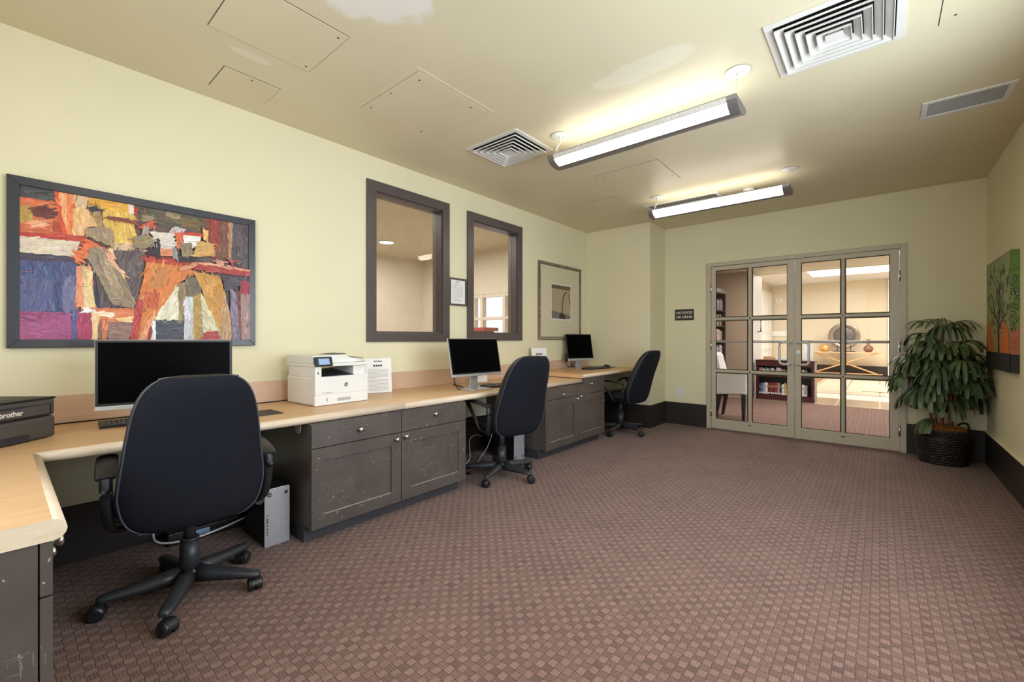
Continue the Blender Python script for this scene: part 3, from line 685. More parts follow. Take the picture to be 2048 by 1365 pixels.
ob('stand', b, 'void', PL)
b = nb(); lathe(b, [(0.07, 0), (0.125, 0.03), (0.15, 0.10), (0.135, 0.17), (0.09, 0.215), (0.075, 0.22), (0.07, 0.212)], (-1.37, 17.33, 0.76), 28); tag(ob('gold_vase', b, 'gold'), 'squat shiny gold vase at the left end of the console table', 'vase')
b = nb(); lathe(b, [(0.06, 0), (0.11, 0.05), (0.125, 0.11), (0.10, 0.17), (0.045, 0.215), (0.032, 0.26), (0.034, 0.36), (0.065, 0.385), (0.06, 0.39), (0.025, 0.37)], (-0.27, 17.33, 0.76), 28); tag(ob('bottle_vase', b, 'clay'), 'brown long-necked vase at the right end of the console table', 'vase')

# ------------------------------------------------------------------ side room seen through the windows
XO = -7.0
b = nb(); box(b, XO-0.1, LX-0.12, NY-0.8, 5.5, -0.06, 0); struct('floor_side_room', b, 'carpet')
b = nb(); box(b, XO-0.1, LX-0.12, NY-0.8, 5.6, HZ, HZ+0.06); struct('ceiling_side_room', b, 'ceiling')
b = nb(); box(b, XO-0.1, XO, NY-0.8, 5.6, 0, HZ); struct('wall_side_room_left', b, 'side_wall')
b = nb(); box(b, XO, LX-0.12, NY-0.9, NY-0.8, 0, HZ); struct('wall_side_room_near', b, 'side_wall')
fx0, fx1, fz1 = -5.55, -4.35, 1.95
b = nb(); box(b, XO, fx0, 5.5, 5.6, 0, HZ); box(b, fx1, LX-0.12, 5.5, 5.6, 0, HZ); box(b, fx0, fx1, 5.5, 5.6, fz1, HZ); box(b, fx0, fx1, 5.5, 5.6, 0, 0.15)
struct('wall_side_room_back', b, 'side_wall')
w = sthing('window_6'); b = nb()
for x in (fx0, fx0+0.20, fx0+0.72, fx1-0.28, fx1-0.06): box(b, x, x+0.06, 5.46, 5.56, 0.15, fz1, 0.004)
for z in (0.15, 0.62, 1.06, 1.50, fz1-0.06): box(b, fx0, fx1, 5.47, 5.55, z, z+0.05, 0.004)
struct('frame', b, 'side_wall', w); b = nb(); box(b, fx0, fx1, 5.505, 5.51, 0.15, fz1); struct('pane', b, 'glass', w)
b = nb(); cyl(b, (-6.0, 4.0, HZ-0.004), (-6.0, 4.0, HZ), 0.11, seg=28); box(b, -6.001, -5.999, 4.0, 4.001, HZ-0.003, HZ); DL = ob('recessed_downlight', b, 'downlight'); tag(DL, 'round glowing recessed downlight in the side room ceiling, seen through the left interior window', 'ceiling light')
b = nb(); lathe(b, [(0.112, 0), (0.14, -0.006), (0.145, -0.001), (0.145, 0.002)], (-6.0, 4.0, HZ-0.003), 28); o = ob('trim_ring', b, 'white_paint'); o.parent = DL; 
b = nb(); box(b, -5.30, -4.92, 5.10, 5.36, 0.0, 1.30, 0.006, mi=1); box(b, -5.34, -4.86, 5.06, 5.40, 1.30, 1.36, 0.006, mi=0); tag(ob('red_topped_stand', b, ['red_fabric', 'grey_panel']), 'small grey stand with a red top in the side room by its bright window', 'stand')

# ------------------------------------------------------------------ countertops
TZ, TH = 0.737, 0.045
def slab_profile(back, front, z1, th, n=8):
    r = th/2; pts = [(back, z1), (front-r, z1)]
    for k in range(1, n): a = PI/2-PI*k/n; pts.append((front-r+r*math.cos(a), z1-r+r*math.sin(a)))
    pts += [(front-r, z1-th), (back, z1-th)]
    return pts
def smooth_nose(bm, axis, lim):
    for f in bm.faces:
        c = f.calc_center_median()[axis]
        if c > lim and abs(f.normal[1-axis]) < 0.5: f.material_index = 1; f.smooth = True
        elif abs(f.normal[1-axis]) > 0.5: f.material_index = 2
CTOP = thing('countertop', 'long L-shaped maple laminate countertop with rounded edge along the left wall', 'countertop', (LX, NY, TZ-TH))
def cob(name, b, m): 
    b.transform(Matrix.Translation((-LX, -NY, -(TZ-TH)))); return ob(name, b, m, CTOP)
b = nb(); prism(b, slab_profile(LX+0.003, -2.475, TZ, TH), 'y', 0.0925, 1.80)
bmesh.ops.recalc_face_normals(b, faces=b.faces); smooth_nose(b, 0, -2.4975); cob('wall_run', b, ['laminate', 'laminate_lit_edge', 'laminate_end'])
b = nb(); prism(b, slab_profile(LX+0.003, -2.475, TZ, TH), 'y', 1.8015, 4.118)
bmesh.ops.recalc_face_normals(b, faces=b.faces); smooth_nose(b, 0, -2.4975); cob('wall_run', b, ['laminate', 'laminate_lit_edge', 'laminate_end'])
b = nb()
pr = slab_profile(NY+0.003, 0.113, TZ, 0.052); prism(b, pr, 'x', -2.476, -1.545)
bmesh.ops.recalc_face_normals(b, faces=b.faces); smooth_nose(b, 1, 0.087)
box(b, LX+0.003, -2.476, NY+0.003, 0.0925, TZ-0.052, TZ)
cob('return_run', b, ['laminate', 'laminate_lit_edge', 'laminate_end'])
b = nb(); box(b, LX+0.001, LX+0.021, NY+0.003, 4.118, TZ, 0.884, 0.0015); cob('backsplash', b, 'backsplash')
b = nb(); box(b, LX+0.021, LX+0.027, NY+0.003, 1.35, TZ, TZ+0.006); s_ = cob('caulk_line', b, 'void'); s_['label'] = 'dark gap line at the foot of the backsplash'
RC = thing('raised_countertop', 'slightly higher maple laminate countertop at the far end by the corner', 'countertop', (LX, 4.12, 0.745))
b = nb(); prism(b, slab_profile(0.003, -2.465-LX, 0.04, 0.04), 'y', 0.0, FY-4.12-0.003)
bmesh.ops.recalc_face_normals(b, faces=b.faces); smooth_nose(b, 0, -2.487-LX)
for f in b.faces:
    if f.normal.y < -0.5: f.material_index = 0
ob('slab', b, ['laminate', 'laminate_lit_edge', 'laminate_end'], RC)
b = nb(); box(b, 0.001, 0.021, 0.0, FY-4.122, 0.04, 0.148, 0.0015); ob('backsplash', b, 'backsplash', RC)

# ------------------------------------------------------------------ cabinets
def knob(parent, x, y, z, axis='x'):
    b = nb(); prof = [(0.010, 0), (0.011, 0.002), (0.006, 0.004), (0.006, 0.013), (0.013, 0.017), (0.0165, 0.022), (0.0155, 0.028), (0.009, 0.031), (0.002, 0.032)]
    lathe(b, prof, (x, y, z), 20, axis=axis); return ob('knob', b, 'steel', parent)
def shaker(b, x, y0, y1, z0, z1, m, t=0.02, rec=0.010):
    # frame and recessed panel; face at x (towards +x)
    box(b, x-t, x, y0, y0+m, z0, z1, 0.0012); box(b, x-t, x, y1-m, y1, z0, z1, 0.0012)
    box(b, x-t, x, y0+m, y1-m, z0, z0+m, 0.0012); box(b, x-t, x, y0+m, y1-m, z1-m, z1, 0.0012)
    box(b, x-rec-.001, x-0.0015, y0+m, y1-m, z0+m, z0+m+0.0022, 0, 1)  # pale ledge strip: dust plus a painted-in highlight
    box(b, x-t+.002, x-rec, y0+m-.002, y1-m+.002, z0+m-.002, z1-m+.002)
def cabinet(label, ya, yb, ym, zd, top_step=None, kn=None):
    o = thing('base_cabinet', label, 'cabinet', (LX, ya, 0)); X = -2.46-LX; W = yb-ya; mid = ym-ya
    b = nb(); box(b, 0.005, X-0.022, 0.0, W, 0.09, 0.690, 0.001)
    if top_step: box(b, 0.005, X-0.022, top_step-ya, W, 0.690, 0.7445, 0.001)
    ob('carcass', b, 'cabinet', o)
    b = nb(); box(b, 0.02, X-0.075, -0.008, W-0.01, 0.0, 0.09, 0.001); ob('toe_kick', b, 'toe', o)
    g = 0.0025; h = 0
    for k, (a, c) in enumerate(((0, mid), (mid, W))):
        zt = 0.740 if (top_step and k == 1) else 0.687
        b = nb(); 
        if top_step and k == 1: 
            s = top_step-ya; prism(b, [(a+g, zd+g), (c-g, zd+g), (c-g, zt), (s, zt), (s, 0.687), (a+g, 0.687)], 'x', X-0.02, X, 0, 0.0012)
        else: box(b, X-0.02, X, a+g, c-g, zd+g, zt, 0.0012)
        d = ob('drawer', b, 'cabinet', o); knob(d, X, kn[k][0]-ya, kn[k][1])
        b = nb(); shaker(b, X, a+g, c-g, 0.085, zd-g, 0.075); d = ob('door', b, ['cabinet', 'dust_glint'], o)
        knob(d, X, kn[2+k][0]-ya, kn[2+k][1])
    return o
cabinet('scratched dark brown base cabinet under the white printer, two doors and two drawers', 1.147, 2.355, 1.757, 0.548, None, ((1.449, 0.617), (2.043, 0.634), (1.715, 0.508), (1.787, 0.516)))
cabinet('dark brown base cabinet between the second and third office chairs, under the counter step', 3.409, 4.585, 4.004, 0.572, 4.125, ((3.701, 0.611), (4.261, 0.677), (3.968, 0.540), (4.039, 0.560)))
# cabinet under the return, faces +y
RCB = thing('base_cabinet', 'dark base cabinet under the counter return in the lower left corner, side panel showing', 'cabinet', (-2.45, NY, 0))
Y1 = 0.066-NY; XW = 0.90
b = nb(); box(b, 0, XW, 0.02, Y1-0.003, 0.0, 0.683, 0.001); ob('carcass', b, 'cabinet', RCB)
for k in range(2):
    a = k*XW/2; c = a+XW/2
    b = nb(); box(b, a+.002, c-.001, Y1, Y1+0.022, 0.552, 0.681, 0.0012); d = ob('drawer', b, 'cabinet', RCB); knob(d, (a+c)/2+(0.06 if k else 0), Y1+0.022, 0.628, 'y')
    b = nb(); m_ = 0.075; y_ = Y1
    box(b, a+.002, a+m_, y_, y_+0.022, 0.09, 0.547, .0012); box(b, c-m_, c-.001, y_, y_+0.022, 0.09, 0.547, .0012); box(b, a+m_, c-m_, y_, y_+0.022, 0.09, 0.165, .0012); box(b, a+m_, c-m_, y_, y_+0.022, 0.472, 0.547, .0012); box(b, a+m_, c-m_, y_+0.002, y_+0.010, 0.163, 0.474)
    d = ob('door', b, 'cabinet', RCB); knob(d, XW/2+(-0.045 if k == 0 else 0.045), Y1+0.022, 0.52, 'y')

TZS = TZ+0.0008      # things standing on the counter
# ------------------------------------------------------------------ office chairs
def outline(v):
    # half-width of the backrest, v from -1 (bottom) to 1 (top)
    base = 0.258-0.062*max(0, (v+0.45))/1.45 - 0.012*max(0, -v-0.5)
    p_ = 4.2 if v > 0 else 5.0
    return base*max(0.0, 1-abs(v)**p_)**(1/p_)
def office_chair(label, loc, yaw, base0, lean=0.16, hgt=1.045, knob_side=-1):
    o = thing('office_chair', label, 'chair', (loc[0], loc[1], 0), yaw, None)
    zb, zt = 0.395, hgt
    def cx(z, ): 
        t = (z-zb)/(zt-zb)
        return 0.235+lean*max(0, t)**1.15+0.03*math.sin(PI*min(1, t*1.0))*-0.6
    b = nb(); NV, NR = 30, 36; rings = []
    for i in range(NV+1):
        v = -math.cos(PI*i/NV); v = max(-0.9995, min(0.9995, v)); z = (zb+zt)/2+(zt-zb)/2*v
        hw = max(0.012, outline(v)); th = 0.062*max(0.0, 1-abs(v)**5)**(1/3.2)+0.004; ring = []
        for k in range(NR):
            a = 2*PI*k/NR; ca, sa = math.cos(a), math.sin(a); n_ = 3.4
            ey = math.copysign(abs(ca)**(2/n_), ca)*hw; ex = math.copysign(abs(sa)**(2/2.6), sa)*th
            if ex < 0: ex *= 0.95+0.25*math.cos(PI*v)*(1-min(1, abs(ey)/max(hw, .01))**2)
            curve = 0.03*(ey/0.26)**2      # wraps slightly round the sitter
            ring.append(b.verts.new((cx(z)+ex-curve, ey, z)))
        rings.append(ring)
    for i in range(NV):
        for k in range(NR):
            f = b.faces.new((rings[i][k], rings[i][(k+1) % NR], rings[i+1][(k+1) % NR], rings[i+1][k])); f.smooth = True
            # rear panel in cloth, side boxing and front in vinyl
            f.material_index = 0 if 2 <= k <= NR//2-3 and 2 <= i <= NV-3 else 1
    b.faces.new(rings[0][::-1]); b.faces.new(rings[-1])
    ob('backrest', b, ['fabric', 'leather'], o)
    # piping along the rear seam
    b = nb(); pts = []
    for side in (1, -1):
        seq = range(2, NV-1) if side == 1 else range(NV-2, 1, -1)
        for i in seq:
            v = -math.cos(PI*i/NV); z = (zb+zt)/2+(zt-zb)/2*v; hw = outline(v)*0.966; th = 0.062*max(0.0, 1-abs(v)**5)**(1/3.2)
            ex = th*0.45+0.002
            pts.append((cx(z)+ex-0.03*(hw/0.26)**2, side*hw, z))
    pts.append(pts[0]); tube(b, pts, 0.0042, 6, n=2); ob('piping', b, 'piping', o)
    # seat
    b = nb(); rings = []; NZ, NR = 12, 40
    for i in range(NZ+1):
        v = -1+2*i/NZ; vv = max(-0.999, min(0.999, v)); z = 0.465+0.052*vv; sc = (1-abs(vv)**3.4)**(1/3.4); ring = []
        for k in range(NR):
            a = 2*PI*k/NR; ca, sa = math.cos(a), math.sin(a); n_ = 3.6
            x = -0.03+0.265*sc*math.copysign(abs(ca)**(2/n_), ca); y = 0.262*sc*math.copysign(abs(sa)**(2/n_), sa)
            dz = -0.035*max(0, (-x-0.12)/0.17)**2 + 0.012*max(0, abs(y)-0.15)/0.1
            ring.append(b.verts.new((x, y, z+dz)))
        rings.append(ring)
    for i in range(NZ):
        for k in range(NR): f = b.faces.new((rings[i][k], rings[i][(k+1) % NR], rings[i+1][(k+1) % NR], rings[i+1][k])); f.smooth = True
    b.faces.new(rings[0][::-1]); b.faces.new(rings[-1]); ob('seat', b, 'leather', o)
    b = nb(); box(b, -0.13, 0.13, -0.10, 0.10, 0.385, 0.43, 0.01); prism(b, [(0.10, 0.395), (0.25, 0.42), (0.25, 0.45), (0.08, 0.43)], 'y', -0.04, 0.04, 0, 0.004); ob('tilt_mechanism', b, 'charcoal', o)
    # armrests
    for s in (-1, 1):
        b = nb(); y = s*0.280
        pad = [(0.215, y, 0.640), (0.17, y, 0.652), (0.05, y, 0.664), (-0.08, y, 0.664), (-0.16, y, 0.648), (-0.195, y, 0.620)]
        tube(b, pad, 0.036, 12, n=5, rad=lambda t: 0.85+0.15*math.sin(PI*min(1, max(0, t))), flat=0.30)
        tube(b, [(0.205, y, 0.638), (0.215, y, 0.59), (0.20, y*0.985, 0.50), (0.165, y*0.93, 0.425), (0.10, y*0.7, 0.405)], 0.019, 10, n=5, flat=0.62)
        tube(b, [(-0.10, y, 0.652), (-0.055, y, 0.60), (0.02, y*0.99, 0.52), (0.06, y*0.93, 0.44), (0.08, y*0.7, 0.412)], 0.017, 10, n=5, flat=0.6)
        ob('armrest', b, 'leather', o)
    # column
    b = nb(); cyl(b, (0, 0, 0.10), (0, 0, 0.255), 0.042, 0.036, 24); cyl(b, (0, 0, 0.25), (0, 0, 0.262), 0.037, 0.036, 24); cyl(b, (0, 0, 0.255), (0, 0, 0.39), 0.0245, 0.0235, 24)
    ob('gas_column', b, 'charcoal', o)
    b = nb(); cyl(b, (0.0, 0.10, 0.41), (0.06, 0.262, 0.385), 0.006, seg=8); cyl(b, (0.052, 0.270, 0.382), (0.074, 0.270, 0.382), 0.022, 0.020, 20); ob('lever', b, 'charcoal', o)
    b = nb(); cyl(b, (-0.16, 0, 0.395), (-0.19, 0, 0.385), 0.026, 0.030, 20); ob('tension_knob', b, 'charcoal', o)
    b = nb(); lathe(b, [(0.030, 0.070), (0.052, 0.075), (0.050, 0.118), (0.038, 0.128), (0.02, 0.13)], (0, 0, 0), 30); ob('base_hub', b, 'charcoal', o)
    for k in range(5):
        a = base0-yaw+2*PI*k/5; ca, sa = math.cos(a), math.sin(a); mz = Matrix.Rotation(a, 4, 'Z')
        b = nb(); secs = []
        for (x, hw, z0, z1) in ((0.03, 0.036, 0.070, 0.130), (0.10, 0.031, 0.070, 0.121), (0.20, 0.028, 0.072, 0.108), (0.275, 0.026, 0.074, 0.100), (0.300, 0.023, 0.074, 0.097), (0.316, 0.013, 0.076, 0.090)):
            secs.append([b.verts.new(p_) for p_ in ((x, -hw, z0), (x, hw, z0), (x, hw*0.96, z0+(z1-z0)*.55), (x, hw*0.55, z1), (x, -hw*0.55, z1), (x, -hw*0.96, z0+(z1-z0)*.55))])
        for i in range(len(secs)-1):
            for q in range(6): f = b.faces.new((secs[i][q], secs[i][(q+1) % 6], secs[i+1][(q+1) % 6], secs[i+1][q])); f.smooth = True
        b.faces.new(secs[0][::-1]); b.faces.new(secs[-1]); b.transform(mz); L_ = ob('base_leg', b, 'charcoal', o)
        # twin-wheel caster
        ang = a+0.9+k*1.3; b = nb(); m2 = Matrix.Translation((0.296*ca, 0.296*sa, 0)) @ Matrix.Rotation(ang, 4, 'Z') @ Matrix.Scale(1.22, 4)
        cyl(b, (0, 0, 0.045), (0, 0, 0.072), 0.006, seg=8)
        for s in (-1, 1):
            lathe(b, [(0.004, s*0.004), (0.0245, s*0.004), (0.0255, s*0.010), (0.0245, s*0.020), (0.019, s*0.0245), (0.004, s*0.0255)], (0.014, 0, 0.0256), 20, axis='y')
        hood = [(0.014+0.0275*math.cos(R(d)), 0.0256+0.0275*math.sin(R(d))) for d in range(-5, 186, 14)] + [(0.014-0.020, 0.0256), (0.014+0.020, 0.0256)]
        prism(b, hood, 'y', -0.013, 0.013, 0, 0.001)
        b.transform(m2); ob('caster', b, 'black_plastic', L_)
    return o
office_chair('black office chair nearest the camera, in front of the widest monitor', (-2.44, 0.575), R(-8), R(-29), lean=0.13, hgt=1.035)
office_chair('black office chair in the middle, between the two wall cabinets', (-2.475, 2.79), R(-12), R(0), lean=0.185, hgt=1.045)
office_chair('black office chair farthest from the camera, near the wall corner', (-2.487, 5.05), R(-6), R(-14), lean=0.22, hgt=1.04)

# ------------------------------------------------------------------ monitors, keyboards, mice
def monitor(label, x, y, zb, yaw, tilt, w, h, ztop, chin=0.02, dark=False, cat='monitor'):
    o = thing('monitor', label, cat, (x-0.03*math.cos(yaw), y-0.03*math.sin(yaw), ztop), yaw)
    z0 = zb-ztop; T_ = Matrix.Translation((0.03, 0, z0)) @ Matrix.Rotation(-tilt, 4, 'Y')
    b = nb(); box(b, -0.022, -0.004, -w/2, w/2, 0, h, 0.004); box(b, -0.045, -0.018, -w*0.33, w*0.33, h*0.12, h*0.8, 0.012); b.transform(T_); ob('casing', b, 'black_plastic' if dark else 'silver', o)
    e = 0.002 if not dark else 0.0
    b = nb(); box(b, -0.006, -0.001, -w/2+e, w/2-e*.2, chin, h-e, 0.002, 0); 
    box(b, -0.0012, -0.0004, -w/2+.012, w/2-.012, chin+0.012, h-.012, 0, 1); b.transform(T_); ob('screen', b, ['black_plastic', 'screen'], o)
    b = nb(); box(b, -0.006, 0.0, -w/2, w/2, 0, chin, 0.002); b.transform(T_); ob('chin_bar', b, 'silver', o)
    b = nb(); prism(b, [(-0.045, 0), (0.045, 0), (0.035, z0+h*.3), (-0.035, z0+h*.3)], 'x', -0.050, -0.032, 0, 0.004)
    for v in b.verts:
        if v.co.z > 0.05: v.co.x += 0.012
    ob('stand_neck', b, 'silver', o)
    b = nb(); prism(b, rrect(-0.10, 0.09, -0.12, 0.12, 0.03), 'z', 0, 0.008, 0, 0.002); ob('stand_foot', b, 'silver', o)
    return o
monitor('wide black monitor with silver edge behind the nearest office chair', -2.745, 0.560, 0.840, R(-8.8), 0.01, 0.545, 0.333, TZS)
monitor('black-screened silver monitor tilted back on the middle of the counter', -2.655, 2.69, 0.858, R(-5), 0.20, 0.555, 0.330, TZS)
m3 = monitor('small squarish monitor on the raised counter by the corner', -3.035, 5.02, 0.886, R(-20), 0.18, 0.427, 0.357, 0.7858, 0.028, True)
b = nb(); box(b, -0.01, 0.02, -0.245, -0.213, 0.09, 0.20, 0.003); ob('speaker_bar', b, 'black_plastic', m3)
def keyboard(label, x, y, z, yaw, w=0.44, d=0.135, hgt=0.02):
    o = thing('keyboard', label, 'keyboard', (x, y, z), yaw)
    b = nb(); prism(b, [(-d/2, 0), (d/2, 0), (d/2, hgt*.55), (-d/2, hgt)], 'y', -w/2, w/2, 0, 0.002); ob('case', b, 'black_plastic', o)
    b = nb(); rr = random.Random(2)
    for r in range(6):
        xx = d/2-0.014-r*(d-0.02)/6; zz = hgt*.55+(d/2-xx)/d*hgt*.45; yy = -w/2+0.010
        while yy < w/2-0.012:
            kw = 0.016 if rr.random() > 0.12 else 0.030
            if r == 0 and abs(yy+0.06) < 0.03: kw = 0.10
            kw = min(kw, w/2-0.010-yy)
            if kw < 0.008: break
            if not any(abs(yy-g_) < 0.008 for g_ in (w*0.16, w*0.29)): box(b, xx-0.0075, xx+0.0075, yy, yy+kw, zz-0.001, zz+0.006, 0.0012, seg=1)
            yy += kw+0.003
    k_ = ob('keys', b, 'dark_grey_plastic', o); k_['kind'] = 'stuff'
    return o
keyboard('black keyboard under the wide monitor, half hidden by the nearest chair', -2.955, 0.545, TZS, R(-4))
keyboard('black keyboard in front of the tilted silver monitor', -2.68, 3.045, TZS, R(-8))
keyboard('black keyboard on the raised counter beside a mouse', -2.81, 5.02, 0.7858, R(-8))
def mouse(label, x, y, z, yaw):
    o = thing('computer_mouse', label, 'mouse', (x, y, z), yaw)
    b = nb(); lathe(b, [(0.026, 0), (0.031, 0.004), (0.031, 0.014), (0.026, 0.026), (0.014, 0.034), (0.002, 0.036)], (0, 0, 0), 24)
    for v in b.verts: v.co.x *= 1.75
    ob('body', b, 'black_plastic', o)
    b = nb(); cyl(b, (0.025, -0.003, 0.031), (0.025, 0.003, 0.031), 0.007, seg=12); ob('scroll_wheel', b, 'dark_grey_plastic', o); return o
b = nb(); prism(b, rrect(-0.10, 0.10, -0.11, 0.11, 0.012), 'z', 0, 0.003); tag(ob('mouse_pad', b, 'cable_black', loc=(-2.79, 0.985, TZS)), 'thin black mouse pad on the counter right of the nearest chair', 'mouse pad')
b = nb(); prism(b, rrect(-0.09, 0.09, -0.11, 0.11, 0.012), 'z', 0, 0.003); tag(ob('mouse_pad', b, 'cable_black', loc=(-2.85, 5.39, 0.7858)), 'thin black mouse pad on the raised counter under the mouse', 'mouse pad')
mouse('black mouse on the raised counter beyond its keyboard', -2.84, 5.355, 0.7892, R(170))
mouse('black mouse on the pad by the wide monitor, mostly hidden by the nearest chair', -2.78, 0.94, TZ+0.0042, R(175))
# cables on the counter
def cable(name, label, pts, r, m, cat='cable', n=8):
    b = nb(); tube(b, pts, r, 8, n=n); return tag(ob(name, b, m), label, cat)
cable('power_cable', 'black cable drooping below the left end of the tilted silver monitor', [(-2.75, 2.48, 0.90), (-2.745, 2.50, 0.80), (-2.76, 2.55, 0.748), (-2.80, 2.62, 0.743), (-2.84, 2.68, 0.744), (-2.93, 2.74, 0.742), (-3.10, 2.80, 0.742)], 0.0045, 'cable_black')
cable('keyboard_cable', 'thin grey cable between the tilted monitor foot and its keyboard', [(-2.80, 2.82, 0.741), (-2.76, 2.95, 0.741), (-2.80, 3.08, 0.741), (-2.90, 3.10, 0.741), (-2.97, 2.98, 0.741)], 0.0022, 'dark_grey_plastic')
cable('monitor_cable', 'tangle of black cables under the small squarish monitor', [(-3.13, 4.90, 0.93), (-3.17, 4.86, 0.85), (-3.16, 4.93, 0.797), (-3.16, 4.98, 0.85), (-3.17, 5.0, 0.80), (-3.16, 5.08, 0.795), (-3.14, 5.2, 0.794)], 0.005, 'cable_black')
cable('thin_cable', 'thin dark cable curving from the small monitor to its mouse', [(-3.12, 5.21, 0.790), (-3.02, 5.24, 0.794), (-2.98, 5.26, 0.789), (-2.93, 5.30, 0.788), (-2.90, 5.355, 0.792)], 0.0025, 'cable_black')

# ------------------------------------------------------------------ printers
HP = thing('laser_printer', 'white multifunction laser printer with a small touch screen on the counter', 'printer', (-2.79, 1.517, TZS), R(4))
b = nb(); box(b, -0.36, -0.002, -0.197, 0.197, 0.004, 0.19, 0.012, seg=3); box(b, -0.34, -0.02, -0.18, -0.10, 0.0, 0.01); box(b, -0.34, -0.02, 0.10, 0.18, 0.0, 0.01); ob('body', b, 'white_plastic', HP)
b = nb(); box(b, -0.02, 0.0, -0.199, 0.199, 0.002, 0.066, 0.004); d_ = ob('paper_tray', b, 'white_plastic', HP)
b = nb(); box(b, -0.001, 0.0012, -0.04, 0.06, 0.022, 0.042, 0.0); ob('tray_handle', b, 'silver', d_)
text_ob('tray_number', '1', 0.032, 'ink_dark', d_, (0.0012, -0.115, 0.036), (0, 1, 0), (0, 0, 1))
b = nb(); box(b, -0.018, 0.0015, -0.197, 0.197, 0.0695, 0.189, 0.005); fc = ob('front_cover', b, 'white_plastic', HP)
def hp_logo(parent, x, y, z, r, m_disc, m_txt):
    b = nb(); cyl(b, (x, y, z), (x+0.0008, y, z), r, seg=32); d = ob('logo_disc', b, m_disc, parent)
    text_ob('logo_letters', 'hp', r*1.55, m_txt, d, (x+0.0012, y, z+r*0.08), (0, 1, 0), (0, 0, 1), shear=0.28, spacing=0.85, extrude=0.0003)
hp_logo(fc, 0.0015, 0.025, 0.128, 0.0135, 'ink_dark', 'white_plastic')
b = nb(); box(b, 0.001, 0.002, -0.155, -0.075, 0.082, 0.086); box(b, 0.001, 0.002, 0.165, 0.175, 0.172, 0.176); ob('model_text_line', b, 'ink', fc)
b = nb(); box(b, -0.34, -0.004, -0.195, -0.15, 0.188, 0.255, 0.003); box(b, -0.34, -0.03, 0.10, 0.195, 0.188, 0.255, 0.003); box(b, -0.36, -0.33, -0.15, 0.10, 0.188, 0.20); ob('output_bay', b, 'white_plastic', HP)
b = nb(); box(b, -0.0045, -0.003, -0.178, -0.170, 0.208, 0.222); ob('usb_port', b, 'ink_dark', HP)
b = nb(); prism(b, [(-0.30, 0.225), (-0.02, 0.192), (-0.02, 0.189), (-0.30, 0.189)], 'y', -0.15, 0.10, 0); ob('output_tray', b, 'slot_plastic', HP)
b = nb(); box(b, -0.37, -0.002, -0.199, 0.203, 0.255, 0.276, 0.005); ob('scanner_bed', b, 'white_plastic', HP)
b = nb(); prism(b, [(-0.197, 0.277), (0.10, 0.277), (0.20, 0.283), (0.20, 0.290), (0.10, 0.300), (0.04, 0.325), (-0.04, 0.331), (-0.197, 0.328)], 'x', -0.37, -0.03, 0, 0.006); ob('feeder_lid', b, 'white_plastic', HP)
b = nb(); prism(b, [(0.055, 0.320), (0.19, 0.3055), (0.195, 0.302), (0.055, 0.314)], 'x', -0.33, -0.045, 0, 0.001); prism(b, [(0.0, 0.331), (0.10, 0.337), (0.10, 0.332), (0.0, 0.328)], 'x', -0.30, -0.12, 0); ob('feeder_tray', b, 'slot_plastic', HP)
b = nb(); R_ = Matrix.Rotation(R(-16), 3, 'Y'); box(b, -0.004, 0.008, -0.205, -0.080, 0.258, 0.322, 0.004, rot=R_); cp = ob('control_panel', b, 'black_plastic', HP)
b = nb(); box(b, 0.0025, 0.0105, -0.178, -0.103, 0.270, 0.310, 0.0005, rot=R_); ob('touch_screen', b, 'lcd', cp)
BR = thing('laser_printer', 'dark grey compact laser printer at the left edge on the counter corner', 'printer', (-2.73, 0.040, TZS), math.atan2(0.668, 0.744))
W2 = 0.178; b = nb(); box(b, -0.36, -0.001, -W2, W2, 0.003, 0.098, 0.012, seg=3); box(b, -0.36, -0.003, -W2, W2, 0.0995, 0.176, 0.012, seg=3); box(b, -0.34, -0.02, -W2+.02, W2-.02, 0, 0.01); ob('body', b, 'dark_grey_plastic', BR)
b = nb(); box(b, -0.355, 0.0, -W2+.002, W2-.002, 0.172, 0.181, 0.003)
for k in range(9): box(b, -0.33+k*0.012, -0.325+k*0.012, 0.02, W2-.04, 0.181, 0.183)
ob('top_cover', b, 'cable_black', BR)
b = nb(); prism(b, [(-0.28, 0.1835), (-0.07, 0.1815), (-0.07, 0.181), (-0.28, 0.181)], 'y', -0.12, 0.12, 0); ob('output_tray', b, 'slot_plastic', BR)
b = nb(); box(b, -0.006, 0.0008, -0.150, 0.150, 0.108, 0.150, 0.003); fl = ob('manual_feed_flap', b, 'dark_grey_plastic', BR)
b = nb(); box(b, -0.003, 0.0012, -0.045, 0.045, 0.146, 0.155, 0.0005); ob('flap_grip', b, 'slot_plastic', fl)
b = nb()
for a in ((-0.153, 0.153, 0.1505, 0.1518), (-0.153, 0.153, 0.1062, 0.1075), (-0.1535, -0.1522, 0.106, 0.1518), (0.1522, 0.1535, 0.106, 0.1518)): box(b, -0.003, 0.0004, a[0], a[1], a[2], a[3])
ob('flap_groove', b, 'void', BR)
b = nb(); prism(b, [(-0.07, 0.005), (0.062, 0.005), (0.066, 0.026), (0.058, 0.034), (-0.052, 0.034), (-0.062, 0.026)], 'x', -0.002, 0.0006, 0); pt = ob('paper_tray_grip', b, 'slot_plastic', BR)
text_ob('maker_lettering', 'brother', 0.030, 'sign_white', BR, (0.0012, -0.005, 0.128), (0, 1, 0), (0, 0, 1), offset=0.0004, spacing=0.95, extrude=0.0003)

